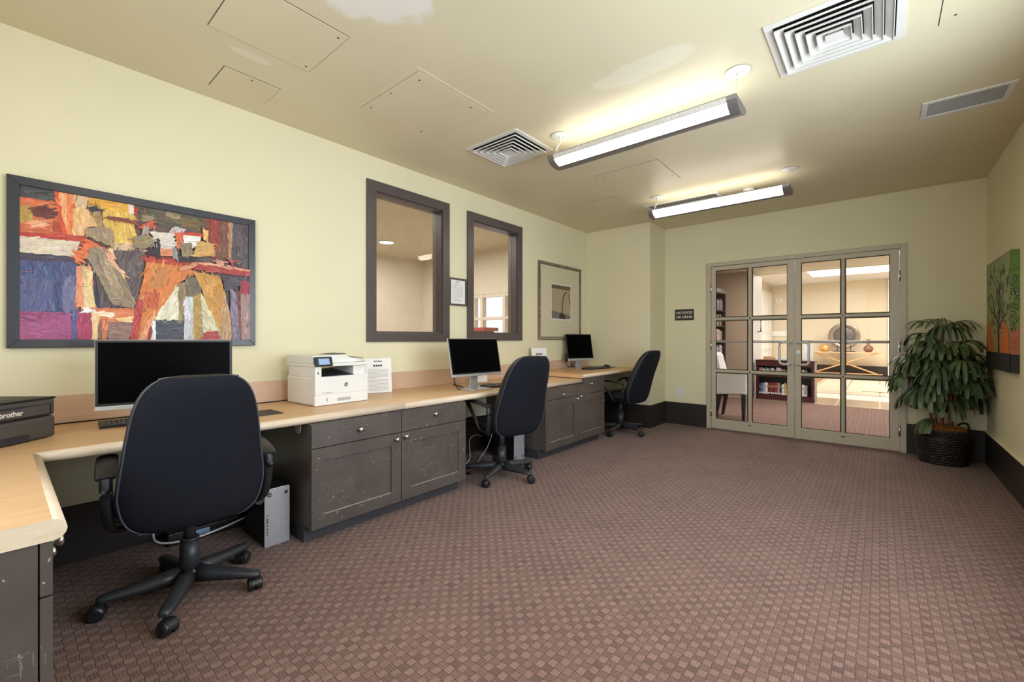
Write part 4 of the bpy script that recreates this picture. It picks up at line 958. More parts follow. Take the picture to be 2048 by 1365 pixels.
# ------------------------------------------------------------------ desk towers under the counter
def tower(label, x, y, yaw, flip=False, w=0.145, h=0.325, logo=True):
    o = thing('desktop_tower', label, 'computer', (x, y, 0), yaw)
    b = nb(); box(b, -0.30, -0.006, -w/2+.002, w/2-.002, 0.004, h-.002, 0.003); box(b, -0.28, -0.03, -w/2+.02, w/2-.02, 0, 0.006); ob('case', b, 'cable_black', o)
    b = nb(); prism(b, rrect(-w/2, w/2, 0.0, h, 0.008), 'x', -0.006, 0.0, 0, 0.001); fp = ob('front_panel', b, 'silver', o)
    s = (lambda z: h-z) if flip else (lambda z: z); q = -1 if flip else 1
    b = nb(); cyl(b, (0, q*(-w/2+0.026), s(h-0.033)), (0.0008, q*(-w/2+0.026), s(h-0.033)), 0.0125, seg=28); dsk = ob('logo_disc', b, 'ink_dark', fp)
    text_ob('logo_letters', 'hp', 0.0195, 'silver', dsk, (0.0012, q*(-w/2+0.026), s(h-0.032)), (0, q, 0), (0, 0, q), shear=0.28, spacing=0.85, extrude=0.0003)
    b = nb()
    for k, (zz, hh) in enumerate(((0.182, 0.006), (0.163, 0.022), (0.144, 0.010), (0.126, 0.010), (0.108, 0.010), (0.090, 0.010), (0.074, 0.006))):
        z_ = s(zz); yq = q*(-w/2+0.014); box(b, -0.001, 0.0006, yq-0.0028, yq+0.0028, min(z_, z_-q*hh), max(z_, z_-q*hh))
    ob('ports', b, 'ink_dark', fp)
    b = nb(); zq = sorted((s(0.055), s(0.165))); yq = sorted((q*(w/2-0.045), q*(w/2-0.032))); box(b, -0.001, 0.001, yq[0], yq[1], zq[0], zq[1], 0.0008); ob('drive_bay', b, 'silver', fp)
    zq = sorted((s(h-0.045), s(h-0.028))); yq = sorted((q*(w/2-0.028), q*(w/2-0.012)))
    b = nb(); box(b, -0.001, 0.0007, yq[0], yq[1], zq[0], zq[1]); ob('processor_sticker', b, 'ink_dark', fp)
    return o
tower('silver-fronted desktop tower on the carpet beside the nearest chair', -2.637, 1.036, R(0), w=0.136)
tower('silver-fronted desktop tower standing upside down under the counter beyond the middle chair', -2.665, 3.262, R(-4), True)
dark_tower = tower('dark desktop tower in the shadow under the raised counter beside the farthest chair', -2.82, 4.78, R(-4))

for ch in kids(dark_tower):
    if ch.name.startswith('front_panel'): ch.data.materials[0] = M['black_plastic']

# ------------------------------------------------------------------ things under the counter
b = nb()
for k, pts in enumerate(([(-3.20, 0.57, 0.67), (-3.17, 0.57, 0.4), (-3.10, 0.56, 0.13), (-3.02, 0.57, 0.06), (-2.95, 0.70, 0.055), (-2.97, 0.86, 0.06), (-3.02, 1.02, 0.07)],)): tube(b, pts, 0.0055, 8, n=8)
tag(ob('grey_cable', b, 'cable_white'), 'light grey cable looping near the carpet behind the nearest chair base', 'cable')
b = nb(); box(b, -3.15, -3.06, 0.62, 0.98, 0.0005, 0.07, 0.006); box(b, -3.062, -3.058, 0.74, 0.82, 0.025, 0.055, mi=1)
tag(ob('power_strip', b, ['cable_black', 'lcd']), 'black power strip with a pale label on the floor behind the nearest chair', 'power strip')
cable('black_cable', 'black cables hanging to the power strip behind the nearest chair', [(-3.18, 0.72, 0.69), (-3.14, 0.74, 0.35), (-3.10, 0.76, 0.18), (-3.10, 0.78, 0.08)], 0.008, 'cable_black')
cable('black_cable', 'bundle of black cables hanging under the counter left of the middle chair', [(-3.20, 2.90, 0.665), (-3.15, 2.88, 0.5), (-3.12, 2.86, 0.25), (-3.09, 2.80, 0.10), (-3.05, 2.70, 0.04)], 0.017, 'cable_black')
cable('white_cable', 'white cable looping on the floor under the counter behind the middle chair', [(-2.98, 2.58, 0.02), (-2.92, 2.70, 0.015), (-2.90, 2.82, 0.06), (-2.96, 2.88, 0.22), (-3.00, 3.02, 0.24), (-3.05, 3.12, 0.20)], 0.0038, 'cable_white')
cable('white_cable', 'white cable slanting down behind the column of the middle chair', [(-3.0, 3.26, 0.26), (-2.95, 3.12, 0.12), (-2.92, 3.0, 0.05), (-2.90, 2.93, 0.012)], 0.0035, 'cable_white')
def outlet(name, label, x, y, z, axis, w, h, nslot=2):
    o = thing(name, label, 'outlet', (x, y, z), 0)
    b = nb()
    if axis == 'x': box(b, 0, 0.006, -w/2, w/2, -h/2, h/2, 0.002)
    else: box(b, -w/2, w/2, -0.006, 0, -h/2, h/2, 0.002)
    ob('face_plate', b, 'white_plastic', o)
    b = nb()
    for k in range(nslot):
        c = (k-(nslot-1)/2)*w/nslot
        for zz in (-0.022, 0.022):
            for dx in (-0.007, 0.007):
                if axis == 'x': box(b, 0.004, 0.0066, c+dx-0.0016, c+dx+0.0016, zz-0.005, zz+0.005)
                else: box(b, c+dx-0.0016, c+dx+0.0016, -0.0066, -0.004, zz-0.005, zz+0.005)
    ob('slots', b, 'ink_dark', o)
    return o
outlet('wall_outlet', 'white double outlet on the wall left of the glass door', -2.118, BY, 0.448, 'y', 0.116, 0.116)
outlet('wall_outlet', 'white outlet under the counter left of the middle chair', LX, 2.78, 0.50, 'x', 0.08, 0.12, 1)
b = nb(); box(b, LX+0.006, LX+0.05, 2.76, 2.80, 0.50, 0.545, 0.005); box(b, LX+0.006, LX+0.05, 2.76, 2.80, 0.452, 0.49, 0.005); tube(b, [(LX+0.05, 2.78, 0.52), (LX+0.09, 2.80, 0.50), (LX+0.08, 2.83, 0.40), (LX+0.06, 2.84, 0.25)], 0.006, 8); tube(b, [(LX+0.05, 2.78, 0.47), (LX+0.08, 2.77, 0.45), (LX+0.07, 2.80, 0.36), (LX+0.06, 2.83, 0.25)], 0.006, 8)
tag(ob('power_plug', b, 'cable_black'), 'two black plugs in the outlet under the counter left of the middle chair', 'plug')
b = nb(); lathe(b, [(0.026, 0), (0.036, 0), (0.038, 0.003), (0.034, 0.006), (0.026, 0.004)], (-2.62, 1.147, 0.655), 24, axis='y')
for v in b.verts: v.co.y = 1.147-(v.co.y-1.147); v.co.z = 0.655+(v.co.z-0.655)*0.95
cyl(b, (-2.62, 1.1455, 0.655), (-2.62, 1.147, 0.655), 0.027, mi=1)
tag(ob('cable_grommet', b, ['white_plastic', 'void']), 'round white cable grommet on the side of the cabinet under the counter', 'grommet')

# ------------------------------------------------------------------ signs on the counter
def paper_lines(b, w, h, head, rows, x=0.0012, top=0.93):
    z = h*top
    for (ww, hh, gap) in head:
        n_ = max(3, int(ww/(hh*1.1))); cw = ww/n_
        for k in range(n_ if ww > 0 else 0):
            box(b, x, x+0.0003, -ww/2+k*cw, -ww/2+k*cw+cw*0.7, z-hh, z, mi=1)
        z -= hh+gap
    rr = random.Random(rows)
    for r in range(rows):
        L_ = w*0.74*(1 if rr.random() > 0.25 else rr.uniform(.3, .9)); box(b, x, x+0.0003, -w*0.37, -w*0.37+L_, z-0.0028, z, mi=2); z -= 0.0105
def stand_sign(label, x, y, z, yaw, w, h, head, rows):
    o = thing('sign_holder', label, 'sign', (x, y, z), yaw)
    b = nb(); T_ = Matrix.Rotation(R(-7), 4, 'Y')
    box(b, -0.002, 0.0008, -w/2+.003, w/2-.003, 0.004, h-.004); paper_lines(b, w, h, head, rows); b.transform(T_); ob('printed_sheet', b, ['paper', 'ink_dark', 'ink'], o)
    b = nb(); box(b, -0.0035, -0.0022, -w/2, w/2, 0, h); b.transform(T_); box(b, -0.07, 0.004, -w/2, w/2, 0, 0.0025); ob('acrylic_stand', b, 'acrylic', o)
stand_sign('white printed sheet in a clear stand right of the white printer', -3.10, 1.995, TZS, R(-20), 0.216, 0.282, ((0.07, 0.010, 0.022), (0.075, 0.016, 0.022)), 17)
stand_sign('white sign in a clear stand by the wall, partly hidden behind the middle chair', -3.118, 4.22, 0.7858, R(-16), 0.235, 0.288, ((0.0, 0.001, 0.05), (0.10, 0.020, 0.025), (0.13, 0.018, 0.02)), 6)
stand_sign('small white card behind the tilted silver monitor', -3.06, 3.13, TZS, R(-20), 0.16, 0.075, ((0.0, 0.001, 0.012),), 1)

# ------------------------------------------------------------------ pictures on the walls
def frame_prisms(b, y0, y1, z0, z1, w, x0, x1, mi=0, bev=0.001):
    for poly in ([(y0, z0), (y1, z0), (y1-w, z0+w), (y0+w, z0+w)], [(y0, z1), (y0+w, z1-w), (y1-w, z1-w), (y1, z1)],
                 [(y0, z0), (y0+w, z0+w), (y0+w, z1-w), (y0, z1)], [(y1-w, z0+w), (y1, z0), (y1, z1), (y1-w, z1-w)]): prism(b, poly, 'x', x0, x1, mi, bev)
def clip_poly(pts, a, lo, keep_less):
    out = []
    for i in range(len(pts)):
        p, q = pts[i], pts[(i+1) % len(pts)]; pi = (p[a] <= lo) == keep_less or p[a] == lo; qi = (q[a] <= lo) == keep_less or q[a] == lo
        if pi: out.append(p)
        if pi != qi and abs(q[a]-p[a]) > 1e-9:
            t_ = (lo-p[a])/(q[a]-p[a]); out.append((p[0]+(q[0]-p[0])*t_, p[1]+(q[1]-p[1])*t_))
    return out
def clamp01(pts, W, H):
    for a, lo, k in ((0, 0.0, False), (0, W, True), (1, 0.0, False), (1, H, True)):
        pts = clip_poly(pts, a, lo, k)
        if len(pts) < 3: return None
    return pts
class Paint:
    # flat strokes of paint laid over each other, coordinates in metres on the sheet
    def __init__(s, W, H, sgn=1): s.W, s.H = W, H; s.b = nb(); s.lay = s.b.loops.layers.color.new('Col'); s.d = 0.0; s.r = random.Random(11); s.sgn = sgn
    def poly(s, pts, rgb, step=3.0e-5):
        pts = clamp01(pts, s.W, s.H)
        if not pts: return
        s.d += step
        try: f = s.b.faces.new([s.b.verts.new((s.sgn*s.d, p[0], p[1])) for p in pts])
        except ValueError: return
        c = (*(v/255 for v in rgb), 1)
        for l in f.loops: l[s.lay] = c
    def rough(s, pts, rgb, amp, step):
        out = []
        for i in range(len(pts)):
            p, q = pts[i], pts[(i+1) % len(pts)]; L_ = math.hypot(q[0]-p[0], q[1]-p[1]); n_ = max(1, int(L_/step))
            for k in range(n_):
                t_ = k/n_; out.append((p[0]+(q[0]-p[0])*t_+s.r.uniform(-amp, amp), p[1]+(q[1]-p[1])*t_+s.r.uniform(-amp, amp)))
        s.poly(out, rgb)
    def jit(s, rgb, a): 
        k = s.r.uniform(-a, a); return tuple(max(0, min(255, v+k+s.r.uniform(-a*.4, a*.4))) for v in rgb)
    def dab(s, c, L_, w, ang, rgb):
        ca, sa = math.cos(ang), math.sin(ang); pts = []
        for (u, v) in ((-L_, -w*.5), (-L_*.3, -w), (L_*.6, -w*.8), (L_, -w*.1), (L_*.7, w), (-L_*.5, w*.8)): pts.append((c[0]+u*ca-v*sa, c[1]+u*sa+v*ca))
        s.poly(pts, rgb, 6e-6)
def inside(p, pts):
    c = False
    for i in range(len(pts)):
        a, b_ = pts[i], pts[i-1]
        if (a[1] > p[1]) != (b_[1] > p[1]) and p[0] < (b_[0]-a[0])*(p[1]-a[1])/(b_[1]-a[1])+a[0]: c = not c
    return c
CAF = '''0,1000 122,997 127,926 0,918|70,65,70
0,918 127,926 125,910 0,898|225,110,60
0,898 145,907 165,716 0,695|215,115,65
3,872 49,868 47,782 5,762|190,150,70
40,865 95,892 135,836 95,805 52,812|110,50,40
33,769 95,796 90,746 47,740|235,170,130
115,801 165,795 160,715 115,724|180,70,45
122,997 145,1000 170,718 150,723 130,902|225,85,45
137,997 186,1000 191,713 170,713 150,830|240,165,110
186,1000 244,1000 233,904 188,901|225,190,150
165,997 188,1000 196,714 175,709|235,130,70
188,901 282,919 288,808 239,785 228,722 191,713|240,190,130
244,1000 404,1000 422,896 322,879 282,929 244,917|235,175,60
299,924 422,928 440,675 339,654 299,821|232,190,90
339,696 440,718 471,654 345,634|225,190,150
401,1000 425,1000 428,935 404,923|240,215,190
425,1000 443,999 441,934 428,935|190,60,40
443,999 772,1000 795,892 503,864 446,892|90,80,62
568,993 636,990 629,954 561,957|150,135,100
459,939 509,943 503,897 465,897|150,130,95
643,969 735,960 728,899 636,899|120,95,50
765,998 833,1000 857,883 833,684 788,676 765,897|150,60,40
833,1000 905,1000 897,671 810,680 841,831|120,75,55
881,993 905,1000 897,671 881,681|185,140,105
905,1000 1000,1000 1000,602 901,660|85,75,78
0,695 228,722 217,669 0,658|190,60,45
0,667 212,678 196,570 0,565|225,210,185
0,563 196,570 204,516 0,500|75,60,85
0,510 201,526 196,187 0,180|72,84,130
255,637 471,660 440,244 288,244|85,72,75
345,634 474,655 434,287 392,421|100,85,85
233,592 255,515 288,233 269,232|50,45,70
0,417 115,395 120,192 0,184|88,92,140
117,511 199,516 199,187 140,183|70,80,125
150,429 196,435 196,197 150,194|110,110,150
0,184 181,186 181,3 0,0|165,80,130
201,187 260,191 260,0 201,0|175,60,100
181,186 201,187 201,0 181,0|85,85,140
0,175 80,175 76,113 0,129|150,70,120
244,928 282,944 299,811 282,801 266,873|170,140,90
241,922 266,939 288,915 255,890|40,35,40
233,773 299,805 339,790 339,675 305,678 233,713|165,140,110
233,703 299,666 244,634 233,572 196,525 194,574 223,640|225,110,55
199,506 255,515 269,232 223,219 196,237|225,150,110
223,500 250,494 269,222 228,214|235,205,150
244,639 322,651 328,558 380,472 434,265 404,231 333,257 282,438 244,554|150,130,105
282,601 313,587 380,346 345,311|172,150,120
313,649 325,568 374,472 386,473 345,561 339,654|235,180,140
233,713 305,683 322,671 299,664|80,35,30
220,223 269,227 269,191 228,194|245,240,240
271,222 428,233 422,125 282,120|225,130,80
277,197 339,195 339,174 282,166|245,225,195
345,154 416,168 413,125 362,134|250,205,150
316,132 422,125 404,0 319,0|150,115,105
255,185 282,187 277,0 260,0|240,200,150
280,120 316,127 316,0 282,0|130,100,85
296,121 319,122 310,0 295,0|215,120,80
471,638 706,625 714,580 629,555 471,584|180,55,35
474,584 643,580 714,545 622,440 529,151 496,0 416,0 440,298 465,463|220,130,60
503,556 595,549 542,407 490,390|195,125,60
440,309 465,290 440,0 407,0|185,65,60
465,355 535,362 529,240 471,236|200,95,45
496,183 529,162 490,0 440,0|230,160,115
500,128 516,140 503,0 477,0|170,45,60
608,404 622,417 625,158 512,153|228,222,195
516,145 646,150 646,0 516,0|72,72,88
503,139 516,145 516,0 501,0|240,240,240
622,440 664,468 657,157 625,155|150,130,90
657,490 735,513 735,348 657,329|110,100,80
653,340 696,344 696,0 646,0|205,205,210
692,344 735,384 735,0 696,0|185,150,80
735,384 841,152 833,0 735,0|150,140,110
692,547 833,527 857,396 841,55 810,67 735,419|205,150,70
732,383 826,73 743,54|215,205,170
743,54 818,73 826,0 743,0|170,60,55
857,396 888,203 897,0 833,0 845,322|190,150,110
841,540 1000,538 1000,488 937,467 888,412 857,421|75,65,75
885,424 921,403 945,0 897,0|130,120,140
921,428 949,394 949,0 941,0|110,60,60
945,393 1000,399 1000,0 949,0|165,135,130
941,511 1000,500 1000,399 941,393|155,55,70
714,627 1000,608 1000,545 696,565|170,60,50
714,627 1000,608 1000,599 714,615|235,170,140
452,861 503,897 512,855 484,826 459,841|200,80,50
465,843 490,850 477,792 452,775|160,150,140
490,817 588,830 608,755 601,709 522,692 516,757|220,212,200
422,762 490,789 516,713 465,680 428,683|150,130,100
643,849 735,860 735,836 643,826|205,60,35
643,826 735,833 721,769 685,726 643,763|240,235,225
575,838 601,878 650,874 643,843 595,820|190,185,185
605,834 643,843 639,716 615,723|215,95,50
629,760 685,772 692,669 636,653|145,130,100
735,901 780,918 772,887|140,50,35
739,896 769,892 765,808 743,809|235,190,110
714,796 795,791 803,690 692,664|205,160,90
535,695 595,707 595,651 538,640|225,140,100
519,769 535,761 538,629 525,626|35,25,30
484,684 522,692 516,636 484,641|40,25,30
615,632 714,662 714,627 629,612|40,30,30
591,718 612,722 614,637 595,634|140,135,140
622,559 706,625 710,597 636,539|215,150,110
810,668 865,654 849,639 845,614 810,632|215,150,130
881,681 929,677 909,649 905,605 888,645|150,60,50
316,882 404,880 452,861 404,859 322,858|130,50,45'''
y0, y1, z0, z1 = 0.028, 1.125, 1.133, 1.978
PA = thing('framed_painting', 'large abstract orange and blue figure painting in a wide black frame', 'painting', (LX, (y0+y1)/2, z0), 0)
def rel(b): b.transform(Matrix.Translation((-LX, -(y0+y1)/2, -z0))); return b
b = nb(); frame_prisms(b, y0, y1, z0, z1, 0.042, LX, LX+0.030, 0, 0.002); ob('frame', rel(b), 'black_frame', PA)
W_, H_ = 1.022+0.004, 0.764; P_ = Paint(W_, H_)
P_.poly([(0, 0), (W_, 0), (W_, H_), (0, H_)], (110, 84, 76))
for line in CAF.split('\n'):
    a, c = line.split('|'); rgb = tuple(int(v) for v in c.split(',')); pts = [(int(u.split(',')[0])/1000*W_, int(u.split(',')[1])/1000*H_) for u in a.split()]
    P_.rough(pts, rgb, 0.0022, 0.012)
    xs = [p[0] for p in pts]; ys = [p[1] for p in pts]; ar = (max(xs)-min(xs))*(max(ys)-min(ys)); e = max(((pts[i][0]-pts[i-1][0], pts[i][1]-pts[i-1][1]) for i in range(len(pts))), key=lambda v: v[0]**2+v[1]**2)
    ang = math.atan2(e[1], e[0]); n_ = int(min(110, ar*2600+3)); k = 0; tries = 0
    while k < n_ and tries < 300:
        tries += 1; q = (P_.r.uniform(min(xs), max(xs)), P_.r.uniform(min(ys), max(ys)))
        if inside(q, pts): P_.dab(q, P_.r.uniform(0.006, 0.040), P_.r.uniform(0.0015, 0.006), ang+P_.r.uniform(-.35, .35), P_.jit(rgb, 26)); k += 1
for k in range(60): P_.dab((P_.r.uniform(0, W_), P_.r.uniform(0, H_)), P_.r.uniform(.006, .03), 0.0008, P_.r.uniform(-.6, 1.8), P_.r.choice([(30, 24, 30), (245, 236, 220), (230, 120, 50), (60, 20, 24)]))
b = P_.b; b.transform(Matrix.Translation((0.018, -W_/2, 0.040))); ob('canvas', b, 'oil', PA, normals=False)
b = nb(); box(b, 0.002, 0.0175, -W_/2, W_/2, 0.03, H_+0.05); ob('backing', b, 'void', PA)
# unframed canvas on the right wall
cy0, cy1, cz0, cz1 = 4.78, 5.70, 0.927, 1.830; CW, CH, CD = cy1-cy0, cz1-cz0, 0.045
CA = thing('canvas_painting', 'unframed green tree painting with an orange glow on the right wall above the palm', 'painting', (RX, (cy0+cy1)/2, cz0), 0)
b = nb(); box(b, -CD, -0.001, -CW/2, CW/2, 0, CH, 0.002); ob('stretcher', b, 'void', CA)
def tree_art(P_, W, H, u0=0.0, full=True):
    g = P_
    for k in range(34):
        t_ = k/34; z = H*(0.155+0.845*t_); top = (146, 162, 116); mid = (158, 158, 104); low = (176, 134, 84)
        c = tuple(low[i]+(mid[i]-low[i])*min(1, t_*2.6) for i in range(3)) if t_ < .4 else tuple(mid[i]+(top[i]-mid[i])*(t_-.4)/.6 for i in range(3))
        g.rough([(0, z), (W, z), (W, z+H*.03), (0, z+H*.03)], c, 0.003, 0.02)
    for k in range(150 if full else 40):
        q = (g.r.uniform(0, W), g.r.uniform(H*.17, H)); t_ = q[1]/H
        base = (132, 160, 108) if t_ > .62 else ((158, 154, 92) if t_ > .42 else (196, 112, 48))
        g.dab(q, g.r.uniform(.01, .04), g.r.uniform(.003, .010), g.r.uniform(-3, 3), g.jit(base, 30))
# face: local u axis runs from the far end (left in the picture) to the near end
P_ = Paint(CW, CH); tree_art(P_, CW, CH)
for (u, w) in ((0.10, 0.26), (0.80, 0.34)):
    P_.rough([(CW*u-w*.5, CH*.16), (CW*u+w*.5, CH*.16), (CW*u+w*.3, CH*.36), (CW*u-w*.2, CH*.44)], (226, 116, 44), .008, .03)
def trunk(pts, w0, w1, rgb):
    n_ = len(pts)
    for i in range(n_-1):
        a, c = pts[i], pts[i+1]; wa = w0+(w1-w0)*i/(n_-1); wb = w0+(w1-w0)*(i+1)/(n_-1); dx, dz = c[0]-a[0], c[1]-a[1]; L_ = math.hypot(dx, dz); nx, nz = -dz/L_, dx/L_
        P_.poly([(a[0]-nx*wa, a[1]-nz*wa), (a[0]+nx*wa, a[1]+nz*wa), (c[0]+nx*wb, c[1]+nz*wb), (c[0]-nx*wb, c[1]-nz*wb)], rgb, 1e-5)
DK = (34, 44, 30)
trunk([(CW*.56, CH*.14), (CW*.55, CH*.34), (CW*.58, CH*.55), (CW*.56, CH*.78)], .028, .010, DK)
for br_ in ([(.56, .40), (.40, .50), (.30, .66), (.22, .70)], [(.56, .46), (.70, .60), (.78, .76)], [(.57, .55), (.46, .68), (.44, .84)], [(.56, .36), (.74, .46), (.90, .50)], [(.57, .62), (.64, .76), (.62, .90)], [(.40, .50), (.26, .52), (.16, .60)]):
    trunk([(CW*u, CH*v) for u, v in br_], .011, .004, DK)
for k in range(120):
    a = P_.r.gauss(0, 1); q = (CW*(.55+.17*a), CH*(.50+.13*P_.r.gauss(0, 1)-.04*abs(a))); P_.dab(q, P_.r.uniform(.006, .02), P_.r.uniform(.003, .008), P_.r.uniform(0, 3), P_.jit((44, 62, 36), 18))
for k in range(70):
    q = (CW*P_.r.uniform(.08, .98), CH*P_.r.uniform(.42, .92)); rr = P_.r.uniform(.006, .022)
    P_.poly([(q[0]+rr*math.cos(i*PI/5), q[1]+rr*1.2*math.sin(i*PI/5)) for i in range(10)], P_.jit((60, 74, 40), 16), 1e-5)
    P_.poly([(q[0]+rr*.65*math.cos(i*PI/5), q[1]+rr*.85*math.sin(i*PI/5)) for i in range(10)], P_.jit((126, 158, 96), 16), 1e-5)
P_.rough([(0, 0), (CW, 0), (CW, CH*.155), (0, CH*.150)], (36, 32, 30), .002, .05)
b = P_.b
for v in b.verts: x, y, z = v.co; v.co = (-CD-0.0003-x, CW/2-y, z)
ob('painted_face', b, 'print', CA, normals=False)
P_ = Paint(CD, CH); P_.r = random.Random(5)
for k in range(30):
    t_ = k/30; z = CH*(0.15+.85*t_); c = (176, 106, 78) if t_ < .25 else ((126, 140, 72) if t_ < .6 else (96, 134, 60)); P_.rough([(0, z), (CD, z), (CD, z+CH*.034), (0, z+CH*.034)], P_.jit(c, 10), .001, .02)
for k in range(46):
    q = (P_.r.uniform(.004, CD-.004), CH*P_.r.uniform(.34, .80)); rr = P_.r.uniform(.004, .012)
    P_.poly([(q[0]+rr*math.cos(i*PI/5), q[1]+rr*1.5*math.sin(i*PI/5)) for i in range(10)], (36, 46, 30), 1e-5)
    P_.poly([(q[0]+rr*.6*math.cos(i*PI/5), q[1]+rr*1.0*math.sin(i*PI/5)) for i in range(10)], (130, 158, 104), 1e-5)
P_.rough([(0, 0), (CD, 0), (CD, CH*.15), (0, CH*.15)], (36, 32, 30), .0005, .05)
b = P_.b
for v in b.verts: x, y, z = v.co; v.co = (-CD+y*0.97, -CW/2-0.0003-x, z)
ob('painted_edge', b, 'print', CA, normals=False)
# matted arch print in a beaded silver frame
y0, y1, z0, z1 = 4.336, 5.335, 1.164, 2.156
AP = thing('framed_print', 'small sepia arch print in a wide cream mat and beaded silver frame', 'picture', (LX, (y0+y1)/2, z0), 0)
b = nb(); frame_prisms(b, y0, y1, z0, z1, 0.040, LX, LX+0.020, 0, 0.002)
n_ = 40
for i in range(n_):
    t_ = (i+.5)/n_
    for (yy, zz) in ((y0+t_*(y1-y0), z0+0.020), (y0+t_*(y1-y0), z1-0.020), (y0+0.020, z0+t_*(z1-z0)), (y1-0.020, z0+t_*(z1-z0))):
        box(b, LX+0.018, LX+0.030, yy-0.008, yy+0.008, zz-0.008, zz+0.008, 0.0035, seg=1)
ob('beaded_frame', rel(b) if False else (b.transform(Matrix.Translation((-LX, -(y0+y1)/2, -z0))), b)[1], 'pewter', AP)
b = nb(); box(b, 0.002, 0.010, -(y1-y0)/2+.035, (y1-y0)/2-.035, 0.035, z1-z0-.035); ob('mat_board', b, mat('cream_mat_board', (206, 198, 170), 0.8, var=.02), AP)
PW, PH = 0.487, 0.485; P_ = Paint(PW, PH)
P_.poly([(0, 0), (PW, 0), (PW, PH), (0, PH)], (226, 220, 208)); m_ = .022
P_.poly([(m_, m_), (PW-m_, m_), (PW-m_, PH-m_), (m_, PH-m_)], (178, 164, 138))
P_.poly([(m_, PH-m_-.05), (PW-m_, PH-m_-.05), (PW-m_, PH-m_), (m_, PH-m_)], (104, 90, 66))
for k in range(60): P_.dab((P_.r.uniform(m_, PW-m_), P_.r.uniform(m_, PH-m_-.06)), .012, .002, 0, P_.jit((164, 150, 126), 22))
P_.rough([(m_, m_), (PW-m_, m_), (PW-m_, m_+.05), (m_, m_+.10)], (120, 116, 120), .004, .03)
arch = [(.26, .06), (.27, .20), (.285, .30), (.33, .36), (.37, .385), (.41, .36), (.445, .30), (.46, .22)]
for i in range(len(arch)-1):
    a, c = arch[i], arch[i+1]; P_.poly([(a[0]-.009, a[1]), (a[0]+.009, a[1]-.004), (c[0]+.009, c[1]-.004), (c[0]-.009, c[1]+.006)], (58, 48, 38), 1e-5)
P_.rough([(.19, m_), (.34, m_), (.33, .075), (.27, .10), (.20, .085)], (58, 48, 38), .004, .02)
for k in range(8):
    for j in range(3): P_.dab((.05+j*.04, .10+k*.04), .008, .003, 0, (140, 126, 102))
b = P_.b; b.transform(Matrix.Translation((0.0105, -PW/2-0.01+0.02, 0.256))); ob('print', b, 'print', AP, normals=False)
# framed notice between the windows
NT = thing('framed_notice', 'grey-framed typed notice between the two interior windows', 'notice', (LX, 2.992, 1.508), 0)
b = nb(); y0, y1, z0, z1 = -0.117, 0.117, 0, 0.278
for a in ((y0, y1, z0, z0+.02), (y0, y1, z1-.02, z1), (y0, y0+.02, z0+.02, z1-.02), (y1-.02, y1, z0+.02, z1-.02)): box(b, 0, 0.014, *a, 0.001)
ob('frame', b, 'dark_frame', NT)
b = nb(); box(b, 0.002, 0.006, y0+.018, y1-.018, .018, z1-.018); paper_lines(b, .19, .262, ((.05, .008, .012),), 18, 0.0061); ob('sheet', b, ['paper', 'ink_dark', 'ink'], NT)
# NO FOOD OR DRINK
SG = thing('wall_sign', 'small brown wall sign reading NO FOOD OR DRINK left of the glass door', 'sign', (-2.040, BY, 1.503), 0)
b = nb(); box(b, -0.127, 0.127, -0.004, 0, -0.075, 0.075, 0.001); ob('plate', b, 'gold_plate', SG)
for t_, zz in (('NO FOOD', 0.027), ('OR DRINK', -0.031)):
    text_ob('lettering', t_, 0.046, 'sign_white', SG, (0, -0.0045, zz), (1, 0, 0), (0, 0, 1), offset=0.0006)

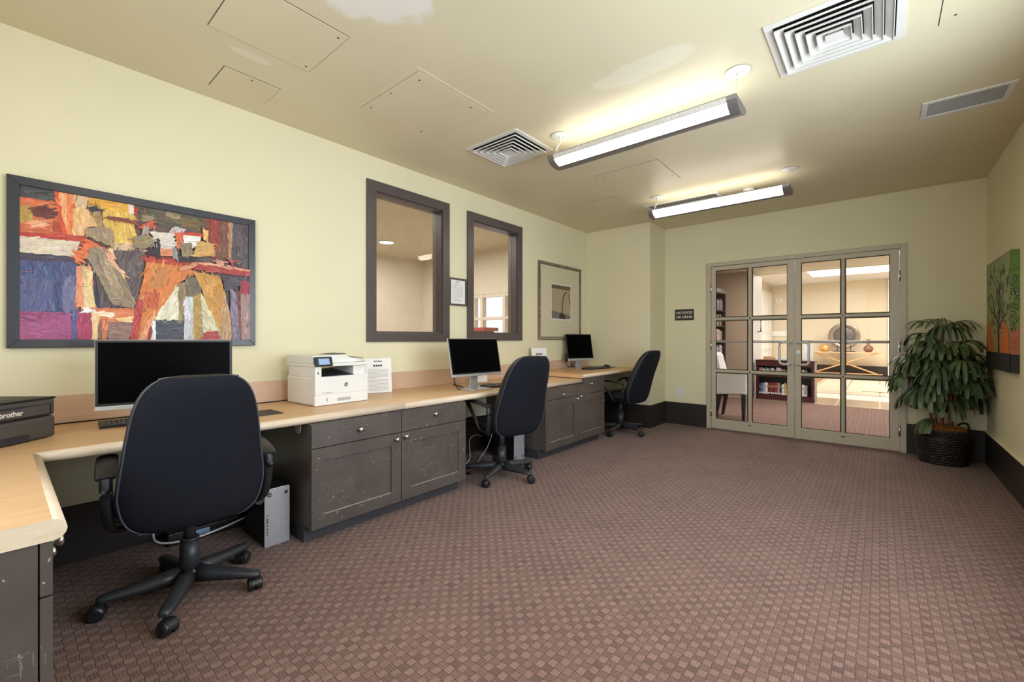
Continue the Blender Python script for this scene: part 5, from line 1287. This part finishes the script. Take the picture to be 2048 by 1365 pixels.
# ------------------------------------------------------------------ pendant lamps
def pendant(label, yc, soft=False):
    o = thing('pendant_light', label, 'ceiling light', (-1.287, yc, 2.57), 0); xa, xb = -0.645, 0.667; w = 0.118
    def prof(a0, a1, off=0.0, n=10):
        out = []
        for k in range(n+1):
            a = a0+(a1-a0)*k/n; out.append((-(w-off)*math.cos(a), -(0.072-off)*math.sin(a)))
        return out     # a from 0 (near edge) over pi/2 (bottom) to pi (far edge)
    def strip(b, x0, x1, a0, a1, t=0.004, mi=0):
        p1 = prof(a0, a1); p2 = prof(a0, a1, t)[::-1]; prism(b, p1+p2, 'x', x0, x1, mi)
    aP, aL = R(28), R(74)
    b = nb(); strip(b, xa+0.055, xb-0.055, aL, PI); strip(b, xa+.055, xb-.055, 0, R(3)); ob('housing', b, 'fixture_grey', o)
    b = nb(); prism(b, prof(R(3), R(80), 0.0055)+prof(R(3), R(80), 0.0075)[::-1], 'x', xa+0.056, xb-0.056, 0); ob('uplight_shield', b, 'vent_white', o)  # unseen liner added to keep the lens glow off the ceiling
    b = nb(); strip(b, xa+0.055, xb-0.055, R(3), aP if not soft else R(5), 0.003); ob('reflector', b, 'perf', o)
    b = nb(); strip(b, xa+0.055, xb-0.055, (aP if not soft else R(5)), aL, 0.003); ob('lens', b, 'lens_soft' if soft else 'tube', o)
    if not soft:
        b = nb(); strip(b, xa+.055, xb-.055, R(58), R(60), 0.0045); ob('lens_rib', b, 'white_plastic', o)
    for (x0, x1) in ((xa, xa+0.057), (xb-0.057, xb)):
        b = nb(); strip(b, x0, x1, 0, PI, 0.006)
        xs = x0 if x0 == xa else x1-0.004; prism(b, prof(0, PI, 0.004), 'x', xs, xs+0.004, 0); ob('end_cap', b, 'fixture_grey', o)
    for k, x in enumerate((-0.556, 0.664-0.0)):
        yw = -0.10
        b = nb(); lathe(b, [(0.068, 0.137), (0.068, 0.134), (0.060, 0.128), (0.004, 0.126)], (x, yw+0.02, 0), 28); cyl(b, (x, yw+0.02, 0.13), (x, yw+0.02, 0.10), 0.006, seg=10)
        c_ = ob('canopy', b, 'vent_white', o)
        b = nb(); cyl(b, (x, yw+0.02, 0.10), (x-0.006, yw, 0.0), 0.0014, seg=6); ob('suspension_wire', b, 'alu', c_)
    b = nb(); tube(b, [(-0.525, yw+0.02, 0.128), (-0.528, yw+0.02, 0.10), (-0.56, yw, 0.055), (-0.575, yw, 0.02), (-0.572, yw, -0.02)], 0.005, 8); ob('power_cord', b, 'vent_white', o)
    return o
pendant('long grey pendant lamp nearer the camera with a bright glowing tube strip', 2.815)
pendant('long grey pendant lamp farther away near the back wall', 4.690, True)

# ------------------------------------------------------------------ vents, grilles and access panels in the ceiling
def diffuser(label, x0, x1, y0, y1):
    o = thing('ceiling_vent', label, 'vent', ((x0+x1)/2, (y0+y1)/2, HZ), 0); hx, hy = (x1-x0)/2, (y1-y0)/2
    b = nb(); fw = 0.035
    for a in ((-hx, hx, -hy, -hy+fw), (-hx, hx, hy-fw, hy), (-hx, -hx+fw, -hy+fw, hy-fw), (hx-fw, hx, -hy+fw, hy-fw)): box(b, a[0], a[1], a[2], a[3], -0.009, 0, 0.0015)
    ob('flange', b, 'vent_white', o)
    b = nb(); box(b, -hx+fw, hx-fw, -hy+fw, hy-fw, -0.0016, -0.0004); ob('duct_opening', b, 'void', o)
    n_ = 5; gx, gy = hx-fw, hy-fw
    for k in range(n_):
        t0 = 1-(k+0.18)/(n_+0.9); t1 = 1-(k+1.02)/(n_+0.9); ox, oy, ix, iy = gx*t0, gy*t0, gx*t1, gy*t1; zo, zi = -0.022-0.002*k, -0.0025
        b = nb()
        for (ax, ay, bx, by, cx_, cy_, dx, dy) in ((-ox, -oy, ox, -oy, ix, -iy, -ix, -iy), (ox, -oy, ox, oy, ix, iy, ix, -iy), (ox, oy, -ox, oy, -ix, iy, ix, iy), (-ox, oy, -ox, -oy, -ix, -iy, -ix, iy)):
            q = [Vector((ax, ay, zo)), Vector((bx, by, zo)), Vector((cx_, cy_, zi)), Vector((dx, dy, zi))]
            up = Vector((0, 0, 0.0022)); v1 = [b.verts.new(p_) for p_ in q]; v2 = [b.verts.new(p_+up*(1 if p_.z < -0.01 else 0.3)) for p_ in q]
            b.faces.new(v1); b.faces.new(v2[::-1])
            for i in range(4): b.faces.new((v1[i], v2[i], v2[(i+1) % 4], v1[(i+1) % 4]))
        # small lip
        for a in ((-ox, ox, -oy-.0015, -oy+.0015), (-ox, ox, oy-.0015, oy+.0015), (-ox-.0015, -ox+.0015, -oy, oy), (ox-.0015, ox+.0015, -oy, oy)): box(b, a[0], a[1], a[2], a[3], zo-0.007, zo+0.002)
        ob('louvre_ring', b, 'vent_white', o)
    b = nb(); c_ = gx*0.17; cyl(b, (0, 0, -0.030), (0, 0, -0.004), c_*1.3, c_*0.5, 4, sm=False); b.transform(Matrix.Rotation(R(45), 4, 'Z'))
    ob('centre_cap', b, 'vent_white', o)
diffuser('large square louvred ceiling vent at the top right, cut by the frame edge', -0.440, 0.095, 2.425, 2.955)
diffuser('square louvred ceiling vent left of the nearer pendant lamp', -2.545, -2.018, 2.430, 2.905)
def grille(label, x0, x1, y0, y1, along='x', n=9):
    o = thing('ceiling_grille', label, 'vent', ((x0+x1)/2, (y0+y1)/2, HZ), 0); hx, hy = (x1-x0)/2, (y1-y0)/2; fw = 0.03
    b = nb()
    for a in ((-hx, hx, -hy, -hy+fw), (-hx, hx, hy-fw, hy), (-hx, -hx+fw, -hy+fw, hy-fw), (hx-fw, hx, -hy+fw, hy-fw)): box(b, a[0], a[1], a[2], a[3], -0.008, 0, 0.0015)
    ob('flange', b, 'vent_white', o)
    b = nb(); box(b, -hx+fw, hx-fw, -hy+fw, hy-fw, -0.0014, -0.0004); ob('duct_opening', b, 'void', o)
    b = nb()
    for k in range(n):
        if along == 'x': y = -hy+fw+(2*(hy-fw))*(k+.5)/n; prism(b, [(y-0.002, -0.002), (y+0.002, -0.002), (y+0.002, -0.0036), (y-0.002, -0.0036)], 'x', -hx+fw, hx-fw, 0)
        else: x = -hx+fw+(2*(hx-fw))*(k+.5)/n; prism(b, [(x-0.003, -0.002), (x+0.003, -0.002), (x+0.003, -0.0036), (x-0.003, -0.0036)], 'y', -hy+fw, hy-fw, 0)
    ob('slats', b, 'vent_white', o)
grille('narrow slatted ceiling grille at the right near the back wall', 0.212, 0.625, 3.885, 4.165, 'x', 14)
grille('long slatted ceiling grille partly hidden behind the farther pendant lamp', -2.085, -1.29, 4.835, 5.03, 'y', 34)
def access(label, x0, x1, y0, y1, frame=False, screws=()):
    o = thing('access_panel', label, 'access panel', ((x0+x1)/2, (y0+y1)/2, HZ), 0); hx, hy = (x1-x0)/2, (y1-y0)/2
    if frame:
        b = nb(); fw = 0.03
        for a in ((-hx, hx, -hy, -hy+fw), (-hx, hx, hy-fw, hy), (-hx, -hx+fw, -hy+fw, hy-fw), (hx-fw, hx, -hy+fw, hy-fw)): box(b, a[0], a[1], a[2], a[3], -0.003, 0, 0.0008)
        ob('surround', b, 'ceiling', o); hx -= fw; hy -= fw
    b = nb(); box(b, -hx, hx, -hy, hy, -0.0012, -0.0002); ob('shadow_gap', b, 'slot_plastic', o)
    b = nb(); g = 0.0028; box(b, -hx+g, hx-g, -hy+g, hy-g, -0.0045, -0.0006, 0.001); pd_ = ob('panel', b, 'ceiling', o)
    for (u, v) in screws:
        b = nb(); cyl(b, (u*hx, v*hy, -0.0045), (u*hx, v*hy, -0.0058), 0.006, seg=12); ob('screw', b, 'dark_grey_plastic', pd_)
    return o
access('square ceiling access panel at the top left, cut by the frame edge', -2.500, -2.054, 0.66, 1.153, False, ((-0.8, 0.85), (0.8, 0.85)))
access('smallest flush ceiling access panel by the left wall, nearest the camera', -3.086, -2.805, 0.820, 1.122, False, ((0.8, 0),))
access('largest framed ceiling access panel, between the corner panel and the left vent', -2.655, -1.985, 1.520, 2.162, True, ((-0.8, -0.85), (0.0, -0.9), (0.8, -0.8), (0.85, 0.6), (-0.85, 0.6)))
access('ceiling access panel between the two pendant lamps', -2.050, -1.448, 3.635, 4.210, False, ((-0.8, -0.85), (0.2, -0.85), (0.9, 0.5)))
access('small ceiling access panel by the far left corner', -2.505, -2.182, 4.290, 4.560, False)
access('ceiling access panel at the top right edge beside the large vent', 0.217, 0.66, 2.50, 2.972, False, ((-0.75, 0.75),))
b = nb(); lathe(b, [(0.055, 0), (0.055, -0.018), (0.04, -0.028), (0.003, -0.03)], (-1.022, 4.96, HZ), 24); tag(ob('smoke_detector', b, 'vent_white'), 'small round white detector on the ceiling behind the farther pendant lamp', 'detector')

# ------------------------------------------------------------------ potted palm
PC = (0.455, 5.80); PT = thing('potted_palm', 'dark green drooping palm in a black wicker basket in the right corner', 'plant', (PC[0], PC[1], 0), 0)
b = nb(); HB = 0.325; ns = 22; NR = 15; SEG = 88
def brad(z): t_ = z/HB; return 0.158+0.042*t_**0.8
lathe(b, [(0.02, 0.004), (0.150, 0.004), (brad(0.1)-0.010, 0.1), (brad(0.2)-0.010, 0.2), (brad(HB)-0.012, HB-0.01), (brad(HB)-0.020, HB-0.012), (0.13, 0.03), (0.02, 0.02)], (0, 0, 0), 40)
for k in range(NR):
    z = 0.014+k*(HB-0.04)/(NR-1); rings = []
    for i in range(SEG):
        a = 2*PI*i/SEG; r_ = brad(z)+0.0055*math.sin(a*ns+PI*(k % 2))-0.001; zz = z+0.003*math.sin(a*3+k)
        c_ = Vector((r_*math.cos(a), r_*math.sin(a), zz)); n_ = Vector((math.cos(a), math.sin(a), 0))
        rings.append([b.verts.new(c_+n_*(0.0065*math.cos(q*PI/3))+Vector((0, 0, 0.0088*math.sin(q*PI/3)))) for q in range(6)])
    for i in range(SEG):
        for q in range(6): f = b.faces.new((rings[i][q], rings[i][(q+1) % 6], rings[(i+1) % SEG][(q+1) % 6], rings[(i+1) % SEG][q])); f.smooth = True
for k in range(2):   # twisted rim
    pts = [((brad(HB)+0.004*math.cos(24*a+k*PI))*math.cos(a), (brad(HB)+0.004*math.cos(24*a+k*PI))*math.sin(a), HB-0.006+0.006*math.sin(24*a+k*PI)) for a in [2*PI*i/150 for i in range(151)]]
    tube(b, pts, 0.0085, 6, n=1)
ob('basket', b, 'wicker', PT)
for a0 in (R(40.2)+PI, R(40.2)):
    b = nb(); c_ = brad(HB)-0.004
    for k in range(2):
        pts = []
        for i in range(25):
            t_ = i/24; ang = a0+(t_-.5)*0.62; zz = HB-0.01+0.058*math.sin(PI*t_)**0.6; r_ = c_+0.018*math.sin(PI*t_); tw = 9*PI*t_+k*PI
            pts.append(((r_+0.005*math.cos(tw))*math.cos(ang), (r_+0.005*math.cos(tw))*math.sin(ang), zz+0.005*math.sin(tw)))
        tube(b, pts, 0.0065, 6, n=1)
    ob('handle', b, 'wicker', PT)
b = nb(); rr = random.Random(4); rings = []
for i in range(9):
    r_ = 0.176*i/8; ring = []
    for k in range(28):
        a = 2*PI*k/28; ring.append(b.verts.new((r_*math.cos(a), r_*math.sin(a), HB-0.012+0.045*(1-(i/8)**2)+rr.uniform(-.009, .009)*(i < 8))))
    rings.append(ring)
for i in range(8):
    for k in range(28): f = b.faces.new((rings[i][k], rings[i][(k+1) % 28], rings[i+1][(k+1) % 28], rings[i+1][k])); f.smooth = True
for k in range(170):
    a = rr.uniform(0, 2*PI); r_ = 0.165*math.sqrt(rr.random()); z = HB+0.03*(1-(r_/.17)**2); d = rr.uniform(0, 2*PI); p0 = Vector((r_*math.cos(a), r_*math.sin(a), z)); L_ = rr.uniform(.012, .03)
    tube(b, [p0, p0+Vector((math.cos(d)*L_*.5, math.sin(d)*L_*.5, .012)), p0+Vector((math.cos(d)*L_, math.sin(d)*L_, 0))], 0.0035, 5, n=2)
ob('moss', b, 'moss', PT, normals=True)
# canes
stems = []
b = nb()
for k, (bx, by, tx, ty, h) in enumerate(((-0.045, -0.03, -0.075, -0.04, 1.16), (0.045, -0.035, 0.06, -0.05, 1.10), (0.0, 0.03, 0.0, 0.03, 1.24), (-0.01, -0.06, -0.03, -0.10, 0.92), (0.06, 0.03, 0.12, 0.03, 0.98), (-0.06, 0.04, -0.15, 0.05, 0.95))):
    pts = [(bx, by, HB-0.02), ((bx*2+tx)/3, (by*2+ty)/3, HB+(h-HB)*.33), ((bx+tx*2)/3, (by+ty*2)/3, HB+(h-HB)*.66), (tx, ty, h)]
    tube(b, pts, 0.0125, 8, n=5, rad=lambda t_: 1.0-.35*t_+0.10*math.sin(t_*60)); stems.append([Vector(p_) for p_ in pts])
ob('canes', b, 'stem', PT)
b = nb(); rf = random.Random(21)
WALLX = RX-PC[0]-0.012; WALLY = BY-PC[1]-0.02
def lim(p):
    if p.x > WALLX: p.x = WALLX-0.003*rf.random()
    if p.y > WALLY: p.y = WALLY-0.003*rf.random()
    if p.y < -0.08 and p.z > 0.86 and p.x > WALLX-0.055: p.x = WALLX-0.055-0.003*rf.random()
    return p
def strap(b, o_, d, nrm, L_, w, droop):
    side = d.cross(nrm).normalized(); p = o_.copy(); v = d.copy(); rows = []; n_ = 7; st = L_/n_
    for i in range(n_+1):
        t_ = i/n_; ww = w*(0.35+0.65*min(1, t_*3.2)) if t_ < .9 else w*(0.92-0.5*(t_-.9)/.1*0.6)
        up_ = v.cross(side); up_ = up_ if up_.length < 1e-6 else up_.normalized()
        l_, r_ = lim(p-side*ww*.5-up_*ww*.10), lim(p+side*ww*.5-up_*ww*.10)
        rows.append((b.verts.new(l_), b.verts.new(lim(p.copy())), b.verts.new(r_)))
        v = (v+Vector((0, 0, -droop*st*(1.0+2.2*t_)))).normalized(); p = p+v*st
    for i in range(n_):
        for q in (0, 1):
            f = b.faces.new((rows[i][q], rows[i][q+1], rows[i+1][q+1], rows[i+1][q])); f.smooth = True
def fan(b, o_, az, elev, nseg, L_, w, droop, spread):
    d0 = Vector((math.cos(az)*math.cos(elev), math.sin(az)*math.cos(elev), math.sin(elev))); s0 = Vector((-math.sin(az), math.cos(az), 0)); nrm = s0.cross(d0)*-1
    for i in range(nseg):
        a = (i/(nseg-1)-.5)*spread; d = (d0*math.cos(a)+s0*math.sin(a)).normalized()
        strap(b, o_+d*0.01, d, nrm, L_*(0.86+0.14*math.cos(a))*rf.uniform(.92, 1.06), w*rf.uniform(.85, 1.1), droop*rf.uniform(.85, 1.2))
petb = b
fans = []
for s_i, st_ in enumerate(stems):
    nf = 8
    for k in range(nf):
        t_ = 0.38+0.62*(k+.6)/nf; t_ = min(1, t_)
        seg_ = min(2, int(t_*3)); u = t_*3-seg_; o_ = st_[seg_].lerp(st_[min(3, seg_+1)], min(1, u)); fans.append((o_, k*2.4+s_i*1.7+rf.uniform(-.3, .3), t_))
for (o_, az, t_) in fans:
    el = R(10+46*max(0, t_-.55)/.45+rf.uniform(-12, 12)); reach = rf.uniform(.10, .19)*(1.05 if t_ < .9 else .55)
    e = o_+Vector((math.cos(az)*reach*math.cos(el), math.sin(az)*reach*math.cos(el), reach*math.sin(el)+0.02)); lim(e)
    if e.z < 0.52: e.z = 0.52+rf.random()*.05
    tube(petb, [o_, (o_+e)/2+Vector((0, 0, .02)), e], 0.0028, 5, n=3)
    fan(b, e, az+rf.uniform(-.2, .2), el*.5-R(6), rf.choice((6, 7, 8)), rf.uniform(.22, .29), rf.uniform(.028, .037), rf.uniform(3.5, 8.0), R(rf.uniform(110, 170)))
# loose top sprays and the one frond falling over the basket
for az, el in ((R(215), R(28)), (R(185), R(34)), (R(15), R(30)), (R(40), R(22)), (R(100), R(45))):
    o_ = stems[2][3]+Vector((0, 0, 0.02)); e = o_+Vector((math.cos(az)*.06, math.sin(az)*.06, .06)); lim(e); tube(petb, [o_, (o_+e)/2, e], .003, 5, n=2)
    fan(b, e, az, el, 6, .25, .015, 3.6, R(60))
o_ = Vector((-0.03, -0.06, HB+0.05)); e = Vector((-0.09, -0.12, HB+0.10)); tube(petb, [o_, (o_+e)/2+Vector((0, 0, .02)), e], .003, 5, n=2); fan(b, e, R(225), R(-5), 6, .19, .036, 8, R(70))
ob('foliage', b, 'leaf', PT, normals=False)
b = nb(); strap(b, Vector((0, 0, 0.014)), Vector((.9, .3, .05)).normalized(), Vector((0, 0, 1)), .10, .022, 0.4); tag(ob('fallen_leaf', b, 'leaf', loc=(0.655, 5.64, 0.0), normals=False), 'single fallen green leaf blade on the carpet right of the wicker basket', 'leaf')
